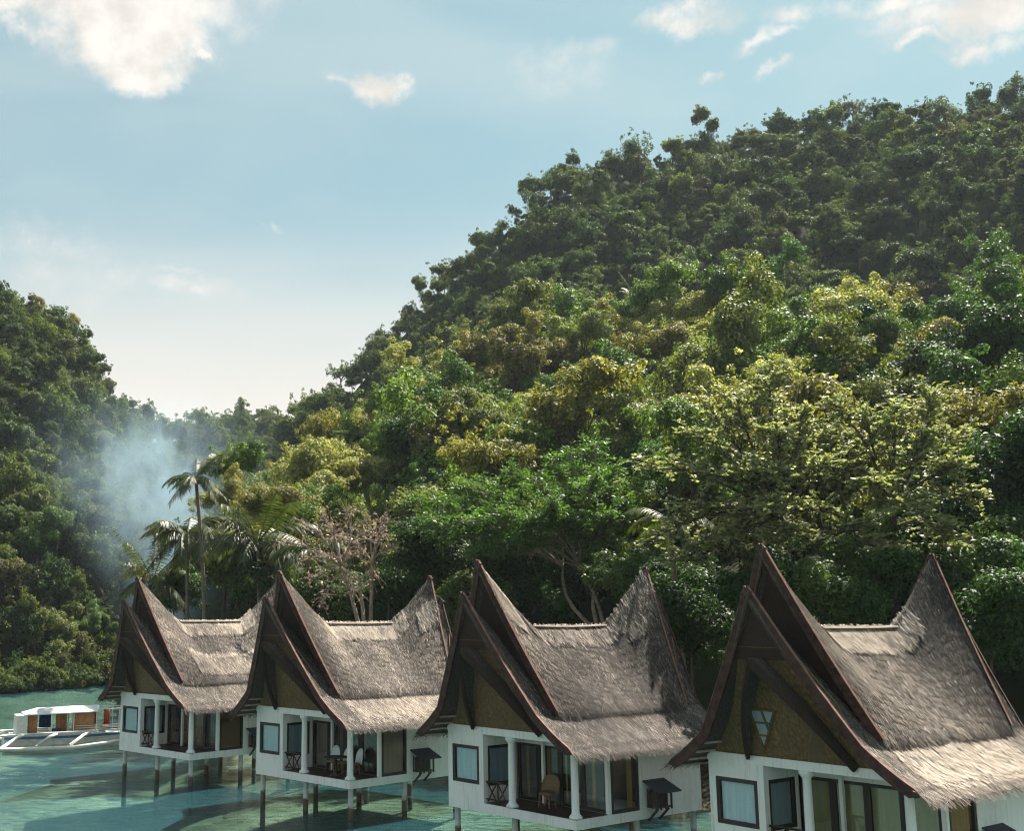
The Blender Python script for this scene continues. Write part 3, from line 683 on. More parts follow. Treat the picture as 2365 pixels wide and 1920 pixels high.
    b.build('box_lid', M['box_roof'], bx)
    for yy in (y0 + .12, y1 - .12):
        b = MB(); b.beam((W + .004, yy, zb - .42), (W + .40, yy, zb - .02), .06, .07, (0, 1, 0)); b.build('bracket', M['box_wood'], bx)
    return H
HOUSES = [cottage(k) for k in range(4)]
def in_house(k, p):
    X, Y, yaw = POSES[k]; a = R_(yaw); x = p[0] - W
    return (X + math.cos(a) * x + math.sin(a) * p[1], Y - math.sin(a) * x + math.cos(a) * p[1], p[2] + DZ), -a

# ---------------- veranda furniture
def chair(k, p, rz, label, mat, wide=.52):
    loc, a = in_house(k, (p[0], p[1], .32)); e = tag(empty('veranda_chair', loc, a + rz), label, 'chair', 'chairs on the cottage verandas')
    MB().lathe([(.02, .40), (.24, .40), (.27, .43), (.26, .47), (.02, .48)], (0, 0, 0), 14).build('seat', M['wicker'], e, True)
    vs, fs = [], []
    for i in range(9):                                   # rounded shell back
        th = math.pi * (i / 8) ; c = math.cos(th)
        for j in range(5):
            h = j / 4; x = -c * wide * .5; zt = .44 + (.30 + .30 * math.sin(th)) * h
            vs.append((x, .20 + .10 * math.sin(th) + .05 * h, zt))
    for i in range(8):
        for j in range(4): q = i * 5 + j; fs.append((q, q + 5, q + 6, q + 1))
    o = MB().add(vs, fs).build('backrest', mat, e, True); sm = o.modifiers.new('thickness', 'SOLIDIFY'); sm.thickness = .04
    for sx in (-1, 1):
        for sy in (-1, 1): MB().tube([(sx * .21, sy * .20, 0), (sx * .18, sy * .16, .42)], .022, 6).build('leg', M['wicker'], e)
    return e
chair(1, (3.65, 1.10), .3, 'left chair of three at the table, narrow pale shell back turned aside', M['chair_white'], .40)
chair(1, (4.25, 1.15), -.1, 'middle chair of three at the table, white rounded shell back', M['chair_white'])
chair(1, (4.95, 1.10), -.3, 'right chair of three at the table, white rounded shell back by the corner column', M['chair_white'])
chair(2, (3.75, 1.05), .2, 'round brown wicker chair on the veranda of the third cottage', M['wicker'], .66)
loc, a = in_house(1, (4.45, .62, .32)); e = tag(empty('veranda_table', loc, a), 'small dark round table before the white chairs on a veranda', 'table')
MB().lathe([(.02, .68), (.46, .68), (.48, .70), (.46, .73), (.02, .73)], (0, 0, 0), 20).build('table_top', M['rustic'], e, True)
MB().lathe([(.26, 0), (.24, .04), (.06, .08), (.05, .66), (.14, .68)], (0, 0, 0), 12).build('pedestal', M['rustic'], e, True)

# ================================================================== trees
def rnd_dir(rng, n): return unit(rng.normal(0, 1, (n, 3)))
def crown_mesh(seed, R=4.0, flat=.8, nclump=26, nleaf=15000, leaf=.21, shape='dome', aspect=.68):
    rng = np.random.default_rng(seed); Ps, Ns, Ts = [], [], []
    nb = max(4, nclump // 5); d = rnd_dir(rng, nb); d[:, 2] = np.abs(d[:, 2]) * 1.2 - (.30 if shape == 'dome' else .55); d = unit(d)
    BC = d * R * rng.uniform(.35, .88, (nb, 1)) * np.array([1, 1, flat if shape != 'tall' else 1.35]); BC[0] *= .3
    if shape == 'umbrella': BC[:, 2] = np.abs(BC[:, 2]) * .6
    br = R * rng.uniform(.28, .50, nb); nclump = int(nclump * 2.2)
    own = rng.integers(0, nb, nclump); q = rnd_dir(rng, nclump); q[:, 2] = q[:, 2] * .8 + .25
    C = BC[own] + unit(q) * (br[own] * rng.uniform(.5, 1.15, nclump))[:, None] * np.array([1, 1, .5 if shape == 'umbrella' else .85])
    rcl = R * rng.uniform(.11, .26, nclump)
    ns = 26; sd = rnd_dir(rng, ns); sd[:, 2] = np.abs(sd[:, 2]) * .9 - .15; ob = rng.integers(0, nb, ns)       # stray sprigs that break the outline
    C = np.concatenate([C, BC[ob] + unit(sd) * (br[ob] * rng.uniform(1.15, 1.75, ns))[:, None]]); rcl = np.concatenate([rcl, R * rng.uniform(.05, .09, ns)]); nclump += ns
    wgt = rcl ** 2 / np.sum(rcl ** 2)
    for i in range(nclump):
        n = max(20, int(nleaf * wgt[i])); q = rnd_dir(rng, n); q[:, 2] = q[:, 2] * .8 + .25; q = unit(q)
        lump = 1 + .22 * np.sin(q[:, :1] * 7 + i) * np.sin(q[:, 1:2] * 6 + 2 * i)
        sq = np.array([1, 1, .62 if shape == 'umbrella' else .85])
        Ps.append(C[i] + q * rcl[i] * rng.uniform(.72, 1.10, (n, 1)) * lump * sq)
        Ns.append(unit(q * .85 + np.array([0, 0, .35]) + rng.normal(0, .36, (n, 3)))); Ts.append(rnd_dir(rng, n) + q * .6 - np.array([0, 0, .35]))
    P, N, T = map(np.concatenate, (Ps, Ns, Ts)); n = len(P)
    sz = leaf * rng.uniform(.6, 1.4, n)
    Vx, Fx = leaves(P, N, T, sz, aspect)
    cl = np.repeat(rng.normal(0, .10, nclump), [len(p_) for p_ in Ps])
    tn = np.clip(rng.normal(.48, .20, n) + cl, 0, 1)
    return mesh_np('crown', Vx, Fx, tn), C, rcl
def trunk_mesh(seed, C, R, h, rb):
    rng = np.random.default_rng(seed); b = MB()
    top = np.array([rng.normal(0, .3), rng.normal(0, .3), 0.0]); base = np.array([0, 0, -h])
    mid = (top + base) / 2 + np.array([rng.normal(0, .35), rng.normal(0, .35), 0])
    b.tube([base, base * .8 + mid * .2, mid, top, top + np.array([0, 0, R * .3])], [rb * 1.35, rb, rb * .8, rb * .55, rb * .3], 7)
    for i in rng.choice(len(C), min(8, len(C)), False):
        st = mid + (top - mid) * rng.uniform(.3, 1.0); e = C[i] * .92; m_ = (st + e) / 2 + np.array([0, 0, -.2])
        b.tube([st, m_, e], [rb * .38, rb * .24, rb * .08], 5)
    me = bpy.data.meshes.new('trunk'); me.from_pydata(b.v, [], b.f); me.materials.append(M['bark']); return me
SHAPES = {}; KEEP = []
def proto(seed, mat, **kw):
    cm, C, rc_ = crown_mesh(seed, **kw); SHAPES[id(cm)] = kw.get('shape', 'dome'); cm.materials.append(M[mat]); R = kw.get('R', 4.0)
    KEEP.append(cm)
    return cm, trunk_mesh(seed + 1, C, R, R * 1.35, .20 * R / 4)
PF = [proto(11, 'l_front', nleaf=17000, leaf=.215), proto(12, 'l_front', nleaf=17000, leaf=.20, nclump=34), proto(13, 'l_front', nleaf=17000, leaf=.21, shape='tall', nclump=30), proto(14, 'l_front', nleaf=15000, leaf=.24, nclump=22),
      proto(15, 'l_front', nleaf=15000, leaf=.21, shape='umbrella', nclump=24), proto(16, 'l_front', nleaf=17000, leaf=.22, shape='tall', nclump=24), proto(17, 'l_front', nleaf=17000, leaf=.195, nclump=30, flat=1.0)]
PB = [proto(31, 'l_hill', nleaf=8000, leaf=.32), proto(32, 'l_hill', nleaf=8000, leaf=.31, shape='tall', nclump=22), proto(33, 'l_hill', nleaf=7500, leaf=.34, nclump=20, flat=1.0), proto(34, 'l_hill', nleaf=7500, leaf=.31, shape='umbrella', nclump=20), proto(35, 'l_hill', nleaf=8000, leaf=.31, nclump=30, shape='tall')]
PS = [proto(41, 'l_hill', nleaf=1900, leaf=.38, nclump=15, shape='tall'), proto(42, 'l_hill', nleaf=1700, leaf=.38, nclump=11, shape='umbrella'), proto(43, 'l_hill', nleaf=2200, leaf=.36, nclump=12)]
PN = [proto(51, 'l_near', nleaf=18000, leaf=.20, nclump=30), proto(52, 'l_near', nleaf=18000, leaf=.19, nclump=34, flat=1.0), proto(53, 'l_near', nleaf=17000, leaf=.21, nclump=26, shape='tall')]

def place_tree(name, protos, i, x, y, z, s, rz, sz, where, cat, group, gen):
    e = empty(name, (x, y, z), rz); q = i % len(protos)
    cm, tm = protos[q]; R = 4.0; hn, hc = (HUES_F if protos is PF else HUES_N if protos is PN else HUES_B)[int(gen.integers(0, 99)) % (8 if protos is PF else 3 if protos is PN else 6)]
    size = 'small' if s < .66 else 'big' if s > .98 else 'mid-sized'; shp = 'flat-topped' if SHAPES[id(cm)] == 'umbrella' else 'tall' if SHAPES[id(cm)] == 'tall' or sz > 1.18 else 'rounded'
    tag(e, f'{size} {shp} {hn} tree {where}', cat, group)
    for nm, me in (('trunk', tm), ('crown', cm)):
        o = bpy.data.objects.new(nm, me); COL.objects.link(o); o.parent = e
        o.location = (0, 0, R * 0.98 * s * sz); o.scale = (s, s, s * sz)
        if nm == 'crown':
            v = gen.uniform(.85, 1.15); o.color = (hc[0] * v, hc[1] * v, hc[2] * v, 1)
            if protos in (PB, PS): o.material_slots[0].link = 'OBJECT'; o.material_slots[0].material = M['l_hill']
    return e

rng = np.random.default_rng(7)
def scatter(n, r_fn, az0, az1, spacing, seed, keep):
    """dart throwing on the slopes"""
    g = np.random.default_rng(seed); pts_ = []; cell = {}
    for _ in range(n):
        az = g.uniform(az0, az1); r = r_fn(az, g.random()); x, y = r * math.sin(az), r * math.cos(az)
        sp_ = spacing(az, r); c = (int(x // 6), int(y // 6)); ok = True
        for i in range(-1, 2):
            for j in range(-1, 2):
                for q in cell.get((c[0] + i, c[1] + j), ()):
                    if (q[0] - x) ** 2 + (q[1] - y) ** 2 < sp_ ** 2: ok = False; break
        if not ok: continue
        z_ = ground_z(x, y)
        if z_ < .7: continue
        u, v_, f_ = to_px((x, y, z_ + 5)); 
        if f_ < 5 or not keep(float(u), float(v_), az, r): continue
        cell.setdefault(c, []).append((x, y)); pts_.append((x, y, z_, az, r, float(u), float(v_)))
    return pts_
fI = lambda a, A, B: float(np.interp(a, A, B))
AZ = lambda px: math.atan2((px - XC) / FPX, 1.0)
front_pts = scatter(9000, lambda a, q: fI(a, azC, rC) + 17 + (fI(a, azF, rF) + 9 - fI(a, azC, rC) - 17) * q, AZ(560), AZ(2900), lambda a, r: 2.9, 21, lambda u, v_, a, r: -60 < u < 2405)
left_pts = scatter(45000, lambda a, q: fI(a, azC, rC) + 1.5 + (fI(a, azB, rB) + 4 - fI(a, azC, rC)) * q ** .8, AZ(-420), AZ(318), lambda a, r: 2.3, 22, lambda u, v_, a, r: -90 < u)
back_pts = scatter(70000, lambda a, q: fI(a, azF, rF) + 14 + (fI(a, azB, rB) + 5 - fI(a, azF, rF) - 14) * q, AZ(322), AZ(3000), lambda a, r: 2.7 if r < 250 else 3.6, 23, lambda u, v_, a, r: -60 < u < 2480 and v_ < 1250)
print('trees', len(front_pts), len(left_pts), len(back_pts))

def front_label(u, v_):
    row = 'top row' if v_ < 760 else 'middle' if v_ < 950 else 'foot'
    if u < 980: return (f'at the {row} of the slope left of the feathery tree', 'trees on the sunlit slope')
    if u < 1500: return (f'at the {row} of the slope above the feathery tree', 'trees on the sunlit slope')
    if u < 2050: return (f'at the {row} of the slope above the spreading tree', 'trees on the sunlit slope')
    return (f'at the {row} of the slope near the right edge', 'trees on the sunlit slope')
g = np.random.default_rng(40); under = []
for i, (x, y, z_, az, r, u, v_) in enumerate(front_pts):
    s = .42 + .78 * g.random() ** 1.3; lab, grp = front_label(u, v_)
    if s < .68: under.append((x, y, z_ + 3.2 * s + g.uniform(-.8, 1.0), s)); continue
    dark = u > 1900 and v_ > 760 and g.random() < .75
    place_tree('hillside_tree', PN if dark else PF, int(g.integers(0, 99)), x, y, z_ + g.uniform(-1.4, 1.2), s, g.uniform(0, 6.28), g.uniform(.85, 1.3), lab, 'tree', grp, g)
left_mass = []
for i, (x, y, z_, az, r, u, v_) in enumerate(left_pts):
    rb_ = fI(az, azB, rB)
    if not ((r < fI(az, azC, rC) + 16 and i % 3 < 2 and u > -30) or (r > rb_ - 3 and u > -20 and (i % 2 == 0))): left_mass.append((x, y, z_, az, r, u, v_)); continue
    hi_ = r > rb_ - 7; s = (.45 + .65 * g.random() ** 1.4) * (.72 if hi_ else 1)
    lab, grp = (('on the rim of the steep left hill against the sky', 'trees on the left hill') if hi_ else ('at the left hill foot above the green water', 'trees on the left hill'))
    place_tree('cliff_tree', PB if g.random() < .7 else PF, int(g.integers(0, 99)), x, y, z_ + (g.uniform(-1.2, 1.0) if r > fI(az, azC, rC) + 5 else -2.2), s, g.uniform(0, 6.28), g.uniform(.9, 1.35), lab, 'tree', grp, g)
# far hill: its skyline trees one by one, the rest is one wooded mass
sky_t, mass = [], []
for q in back_pts:
    rb_ = fI(q[3], azB, rB); (sky_t if q[4] > rb_ - 3 and g.random() < .40 and -10 < q[5] < 2375 else mass).append(q)
for i, (x, y, z_, az, r, u, v_) in enumerate(sky_t):
    s = .38 + .55 * g.random() ** 1.3
    lab, grp = ((('on the low left shoulder' if u < 1150 else 'on the middle crest' if u < 1750 else 'on the high right crest') + ' of the dark hill', 'trees along the crest of the dark hill') if u > 660 else ('on the hazy far valley ridge', 'trees along the far valley ridge'))
    place_tree('skyline_tree', PS if g.random() < .7 else PB, int(g.integers(0, 99)), x, y, z_ + g.uniform(-.6, 2.6), s, g.uniform(0, 6.28), g.uniform(.9, 1.5), lab, 'tree', grp, g)
print('sky', len(sky_t), 'mass', len(mass), 'left mass', len(left_mass))
def scatter_stuff(name, label, pts_, protos, mat, seed):
    """an uncounted mass of crowns: one object, crowns instanced on points that carry their own size"""
    pc = bpy.data.collections.new(name + '_crowns')
    for cm, tm in protos:
        me = cm.copy(); me.materials[0] = M[mat]; pc.objects.link(bpy.data.objects.new(name + '_crown', me))
    P = np.array(pts_); fm = bpy.data.meshes.new(name); fm.from_pydata(P[:, :3].tolist(), [], [])
    at = fm.attributes.new('size', 'FLOAT', 'POINT'); at.data.foreach_set('value', P[:, 3].astype(np.float32)); fm.update()
    ob = bpy.data.objects.new(name, fm); COL.objects.link(ob); tag(ob, label, 'forest', kind='stuff')
    ng = bpy.data.node_groups.new(name, 'GeometryNodeTree')
    ng.interface.new_socket('Geometry', in_out='INPUT', socket_type='NodeSocketGeometry'); ng.interface.new_socket('Geometry', in_out='OUTPUT', socket_type='NodeSocketGeometry')
    N = ng.nodes.new; gi = N('NodeGroupInput'); go = N('NodeGroupOutput'); mtp = N('GeometryNodeMeshToPoints'); iop = N('GeometryNodeInstanceOnPoints'); ci = N('GeometryNodeCollectionInfo')
    ci.inputs['Collection'].default_value = pc; ci.inputs['Separate Children'].default_value = True; ci.inputs['Reset Children'].default_value = True; iop.inputs['Pick Instance'].default_value = True
    rv = N('FunctionNodeRandomValue'); rv.data_type = 'FLOAT_VECTOR'; rv.inputs[0].default_value = (-.2, -.2, 0); rv.inputs[1].default_value = (.2, .2, 6.283)
    rs2 = N('FunctionNodeRandomValue'); rs2.data_type = 'FLOAT_VECTOR'; rs2.inputs[0].default_value = (.85, .85, .80); rs2.inputs[1].default_value = (1.12, 1.12, 1.45); rs2.inputs['Seed'].default_value = seed
    na_ = N('GeometryNodeInputNamedAttribute'); na_.data_type = 'FLOAT'; na_.inputs[0].default_value = 'size'
    vm = N('ShaderNodeVectorMath'); vm.operation = 'SCALE'; lk = ng.links.new
    lk(rs2.outputs[0], vm.inputs[0]); lk(na_.outputs[0], vm.inputs['Scale'])
    lk(gi.outputs[0], mtp.inputs[0]); lk(mtp.outputs[0], iop.inputs['Points']); lk(ci.outputs[0], iop.inputs['Instance']); lk(rv.outputs[0], iop.inputs['Rotation']); lk(vm.outputs[0], iop.inputs['Scale']); lk(iop.outputs[0], go.inputs[0])
    ob.modifiers.new('scatter', 'NODES').node_group = ng
    return ob
mm = [(q[0], q[1], q[2] + g.uniform(.4, 3.0), .55 + .5 * g.random()) for q in left_mass]
for _ in range(150):                   # scrub hanging over the water along the left shore
    az = g.uniform(AZ(-420), AZ(325)); r = fI(az, azC, rC) + g.uniform(-1.2, 2.2); s_ = g.uniform(.26, .48)
    mm.append((r * math.sin(az), r * math.cos(az), max(.2, ground_z(r * math.sin(az), r * math.cos(az))) + 1.6 * s_, s_))
for q in mass:
    s_ = .34 + .62 * g.random() ** 1.8 + (.35 if g.random() < .05 else 0); mm.append((q[0], q[1], q[2] + 3.3 * s_ + g.uniform(-.8, 1.6), s_))
scatter_stuff('forest', 'wooded mass covering the far hills below their crests', mm, PB + PS[1:], 'l_mass', 3)
scatter_stuff('undergrowth', 'low green growth filling the gaps between trees on the sunlit slope', under, PF[:5], 'l_under', 4)
print('under', len(under), 'mass', len(mm))

# ================================================================== trees with a character of their own
def curve3(p0, p1, bend, n=7):
    p0 = np.asarray(p0, float); p1 = np.asarray(p1, float); t = np.linspace(0, 1, n)[:, None]
    return list(p0 + (p1 - p0) * t + np.asarray(bend) * np.sin(math.pi * t))
def hero_tree(name, label, cat, base, forks, tips, rb, leafmat, barkmat, seed, twigs, per, leaf, aspect, style):
    """trunk and limbs reach real points in space; leaves sit on twigs along the limbs"""
    rng = np.random.default_rng(seed); base = np.asarray(base, float)
    e = tag(empty(name, base), label, cat)
    b = MB(); LP, LN, LT, LS = [], [], [], []
    forks = [np.asarray(f, float) for f in forks]
    for f in forks:
        c = curve3(base + rng.normal(0, .15, 3) * np.array([1, 1, 0]), f, rng.normal(0, .4, 3) * np.array([1, 1, 0]), 6)
        b.tube([p - base for p in c], np.linspace(rb * 1.3, rb * .6, 6), 8)
    for tp_ in tips:
        tp_ = np.asarray(tp_, float); f = min(forks, key=lambda q: np.linalg.norm(q - tp_)); ln = np.linalg.norm(tp_ - f)
        c = curve3(f, tp_, np.array([0, 0, .06 * ln if style == 'tier' else .10 * ln]) + rng.normal(0, .04 * ln, 3), 9)
        b.tube([p - base for p in c], np.linspace(rb * .42, .025, 9), 6)
        for _ in range(twigs):
            q = rng.uniform(.30, 1.0) ** .7; i = min(7, int(q * 8)); p = c[i] + (c[i + 1] - c[i]) * (q * 8 - i)
            dr = unit(c[i + 1] - c[i]); d = unit(dr * rng.uniform(.2, 1.0) + rng.normal(0, .75, 3) * np.array([1, 1, .35 if style == 'tier' else .6]) + np.array([0, 0, .12]))
            tl = rng.uniform(.5, 1.5) * (1.25 - .5 * q) * (1.0 if style != 'feather' else .9)
            tip = p + d * tl; m_ = (p + tip) / 2 + np.array([0, 0, .10 * tl])
            b.tube([p - base, m_ - base, tip - base], [.022, .015, .007], 4, False)
            n = max(1, int(per * tl * rng.uniform(.6, 1.4)))
            tt = rng.uniform(.25, 1.08, n)[:, None]; P = p + (tip - p) * tt + np.array([0, 0, .10 * tl]) * np.sin(math.pi * np.clip(tt, 0, 1))
            if style == 'tier':      # upright rosettes of broad leaves
                T = unit(rng.normal(0, 1, (n, 3)) * np.array([1, 1, .35]) + np.array([0, 0, .45]) + d * .5); N = unit(np.cross(T, rng.normal(0, 1, (n, 3)))); N = np.where(N[:, 2:3] < 0, -N, N); N = unit(N + np.array([0, 0, .5]))
            elif style == 'feather':  # flat feathery sprays
                P = P + rng.normal(0, .16, (n, 3)) * np.array([1, 1, .5]); T = unit(d + rng.normal(0, .6, (n, 3)) - np.array([0, 0, .25])); N = unit(np.array([0, 0, 1.]) + rng.normal(0, .45, (n, 3)))
            else:
                T = rnd_dir(rng, n) - np.array([0, 0, .6]); N = rnd_dir(rng, n)
            LP.append(P - base); LN.append(N); LT.append(T); LS.append(leaf * rng.uniform(.6, 1.35, n))
    P, N, T, S = map(np.concatenate, (LP, LN, LT, LS)); Vx, Fx = leaves(P, N, T, S, aspect, .10)
    tr = b.build('trunk', M[barkmat], e, True)
    tn = np.clip(rng.normal(.5, .2, len(P)), 0, 1)
    link_mesh('crown', mesh_np('crown', Vx, Fx, tn), M[leafmat], e)
    print(name, len(P))
    return e
def gbase(px, Y, dz=-.3):
    x = (px - XC) / FPX * Y * 1.03; return np.array([x, Y, ground_z(x, Y) + dz])

YA = 48.5
TA = [(1490,1255,-2),(1555,1180,-3),(1500,1080,1),(1595,1000,0),(1640,950,2),(1700,935,1),(1778,872,2),(1850,960,-1),(1930,935,3),(2000,965,0),(2070,945,1),(2145,918,-1),(2130,1010,-3),(2225,1000,2),(2200,1080,-2),(2255,1150,0),(2180,1230,-3),(2235,1300,1),(2080,1290,-4),(1980,1220,-4),(1830,1250,-5),(1700,1250,-4),(1610,1290,-3),(1760,1100,-4),(1900,1080,-5),(2020,1120,-5),(1850,1180,4),(1950,1050,3),(1700,1040,3),(1650,1100,-3),(1800,1000,-3),(1560,1300,-3),(1760,1180,-6),(2100,1180,-6),(2050,1040,4),(1900,1000,0)]
hero_tree('spreading_tree', 'broad spreading tree with large pale glossy leaves in tiers behind the third and fourth cottages', 'tree', gbase(1930, YA),
          [px_at(1900, 1255, YA), px_at(1960, 1200, YA + 1), px_at(1800, 1190, YA - 1), px_at(2060, 1170, YA)], [px_at(a, b_, YA + .55 * c) for a, b_, c in TA], .20, 'l_almond', 'bark', 71, 46, 21, .20, .62, 'tier')
YG = 66.0
TG = [(925,1235,-1),(960,1160,0),(1000,1245,-2),(1050,1125,1),(1095,1285,-3),(1120,1180,-2),(1180,1085,1),(1220,1205,-4),(1280,1065,2),(1330,1125,-1),(1370,1025,2),(1415,1085,0),(1450,1150,-2),(1485,1105,1),(1400,1195,-3),(1150,1265,-3),(1270,1160,-4),(1060,1205,-3),(1320,1050,0),(1010,1170,2),(1240,1110,-2),(1170,1150,3),(1330,1210,-3),(1100,1110,2),(1200,1250,-4),(1430,1130,2),(980,1200,-2),(1380,1110,-4),(1130,1230,0),(1290,1200,1)]
hero_tree('feathery_tree', 'bright green feathery-leaved tree with bare forking limbs behind the gap between second and third cottages', 'tree', gbase(1370, YG - 2),
          [px_at(1395, 1300, YG), px_at(1340, 1310, YG - 1), px_at(1300, 1310, YG + 1)], [px_at(a, b_, YG + c) for a, b_, c in TG], .11, 'l_green', 'bark_pale', 72, 58, 24, .25, .36, 'feather')
YD = 64.0
TD = [(660,1255,0),(700,1210,-1),(690,1300,1),(740,1190,1),(770,1220,-2),(800,1180,0),(850,1200,1),(880,1240,-1),(900,1200,2),(840,1280,-2),(760,1290,-2),(720,1340,0),(800,1330,-2),(860,1340,1),(780,1250,2),(830,1230,-3),(910,1270,0),(740,1400,-1),(830,1390,-2)]
hero_tree('dry_tree', 'twiggy half-bare tree with scattered dry pinkish leaves above the second cottage roof', 'tree', gbase(860, YD + 1),
          [px_at(830, 1330, YD), px_at(790, 1310, YD - 1), px_at(860, 1300, YD + 1)], [px_at(a, b_, YD + c) for a, b_, c in TD], .14, 'l_dry', 'bark_pale', 73, 24, 3.2, .16, .6, 'dry')

# ---------------- palms
def frond(rng, L_, lift, droop, nlf=30, lw=.062, ll=.75):
    """one frond along +x: rachis and drooping leaflets"""
    n = 16; t = np.linspace(0, 1, n); x = L_ * (t - .12 * t ** 2 * droop); z = L_ * (lift * t - droop * .55 * t ** 2.2)
    C = np.stack([x, 0 * t, z], 1); b = MB().tube(list(C), np.linspace(.045, .008, n), 4, False)
    tt = np.repeat(np.linspace(.10, .99, nlf), 2); sd = np.tile([-1., 1.], nlf); m_ = len(tt)
    P = np.stack([np.interp(tt, t, C[:, k]) for k in range(3)], 1); tg = unit(np.stack([np.interp(tt, t, np.gradient(C[:, k])) for k in range(3)], 1))
    le = ll * np.sin(np.clip(tt * 1.05 + .10, 0, 1) * math.pi * .9) ** .6 * rng.uniform(.8, 1.15, m_) + .08
    T = unit(tg * .75 + np.stack([0 * tt, sd * .9, 0 * tt], 1) + np.stack([0 * tt, 0 * tt, -.35 - .5 * rng.random(m_)], 1)); N = unit(np.cross(T, tg) * sd[:, None] * -1 + rng.normal(0, .12, (m_, 3)))
    B = unit(np.cross(N, T)); w_ = lw * rng.uniform(.7, 1.2, m_)[:, None]; le = le[:, None]; sagv = np.array([0, 0, -1.]) * le * .22
    Vx = np.stack([P - B * w_ * .5, P + B * w_ * .5, P + T * le * .6 + B * w_ * .5 + sagv * .25, P + T * le * .6 - B * w_ * .5 + sagv * .25, P + T * le + sagv, P + T * le + sagv + B * w_ * .1], 1)
    F1 = np.arange(m_)[:, None] * 6 + np.array([[0, 1, 2, 3]]); F2 = np.arange(m_)[:, None] * 6 + np.array([[3, 2, 5, 4]])
    Vf = np.concatenate([Vx.reshape(-1, 3), np.array(b.v)]); Ff = np.concatenate([F1, F2, np.array(b.f) + m_ * 6])
    tn = np.concatenate([np.tile(rng.normal(.5, .14, m_), 2), np.full(len(b.f), .8)])
    return Vf, Ff, np.clip(tn, 0, 1)
rngp = np.random.default_rng(90)
FR = []
for i in range(7):
    lift, droop = [(1.1, .8), (.75, 1.0), (.45, 1.1), (.2, 1.1), (-.05, 1.0), (1.6, .5), (-.4, .8)][i]
    v, f, tn = frond(rngp, 3.2, lift, droop); me = mesh_np('frond', v, f, tn); me.materials.append(M['l_palm']); FR.append(me)
def palm(label, cpx, cpy, Y, bpx, fl, nfr, seed, rt=.13, base_Y=None, spread=(0, 1, 2, 3, 4, 5, 6), lean=0.0):
    rng = np.random.default_rng(seed); top = px_at(cpx, cpy, Y); bY = base_Y or Y
    bx = (bpx - XC) / FPX * bY; base = np.array([bx, bY, ground_z(bx, bY) - .3])
    e = tag(empty('coconut_palm', base), label, 'palm', 'palms behind the cottages')
    c = curve3(base, top, np.array([lean, 0, 0]), 12); b = MB(); rad = np.linspace(rt * 1.25, rt * .8, 12); rad[0] *= 1.5
    b.tube([p - base for p in c], rad, 9); b.build('trunk', M['palm_trunk'], e, True)
    for i in range(nfr):
        k = spread[i % len(spread)]; o = bpy.data.objects.new('frond', FR[k]); COL.objects.link(o); o.parent = e
        o.location = tuple(top - base); s = fl / 3.2 * rng.uniform(.8, 1.12); o.scale = (s, s * rng.uniform(.85, 1.1), s)
        o.rotation_euler = (rng.normal(0, .12), rng.normal(0, .10), i * 2.399 + rng.normal(0, .25))
    if nfr > 9:
        b = MB()
        for i in range(6): an = i * 1.05; p = top - base + np.array([math.cos(an) * .2, math.sin(an) * .2, -.28]); b.lathe([(.01, -.14), (.10, -.07), (.12, 0), (.09, .08), (.01, .13)], p, 7)
        b.build('nuts', M['rustic'], e, True)
    return e
palm('tallest slender palm with a ragged broken crown standing above the first cottage', 452, 1105, 77, 478, 2.4, 22, 1, .14, spread=(0, 2, 3, 0, 4, 6, 1, 3), lean=.35)
palm('full-crowned palm directly left of the slender trunk, fronds reaching into the smoke', 432, 1235, 79.5, 445, 3.6, 34, 2, .13, spread=(1, 2, 3, 4, 1, 2, 6, 3))
palm('wide dense palm right of the slender trunk, above the first cottage ridge', 596, 1255, 75, 610, 4.2, 36, 3, .14, spread=(1, 2, 3, 2, 1, 4, 3, 0))
palm('low dark palm just behind the front horn of the first cottage', 352, 1345, 82, 360, 3.3, 24, 4, .13)
palm('palm partly hidden by the dry tree, one bright frond arching right', 716, 1270, 69, 716, 3.2, 11, 5, .12, spread=(1, 2, 3, 4))
palm('palm half buried in the left side of the spreading pale-leaved tree', 1545, 1200, 52, 1575, 2.5, 11, 6, .12, spread=(1, 2, 3, 4))
palm('tiny lone palm high in the sunlit canopy', 1470, 688, 122, 1474, 2.0, 11, 8, .12, spread=(5, 0, 1, 2))

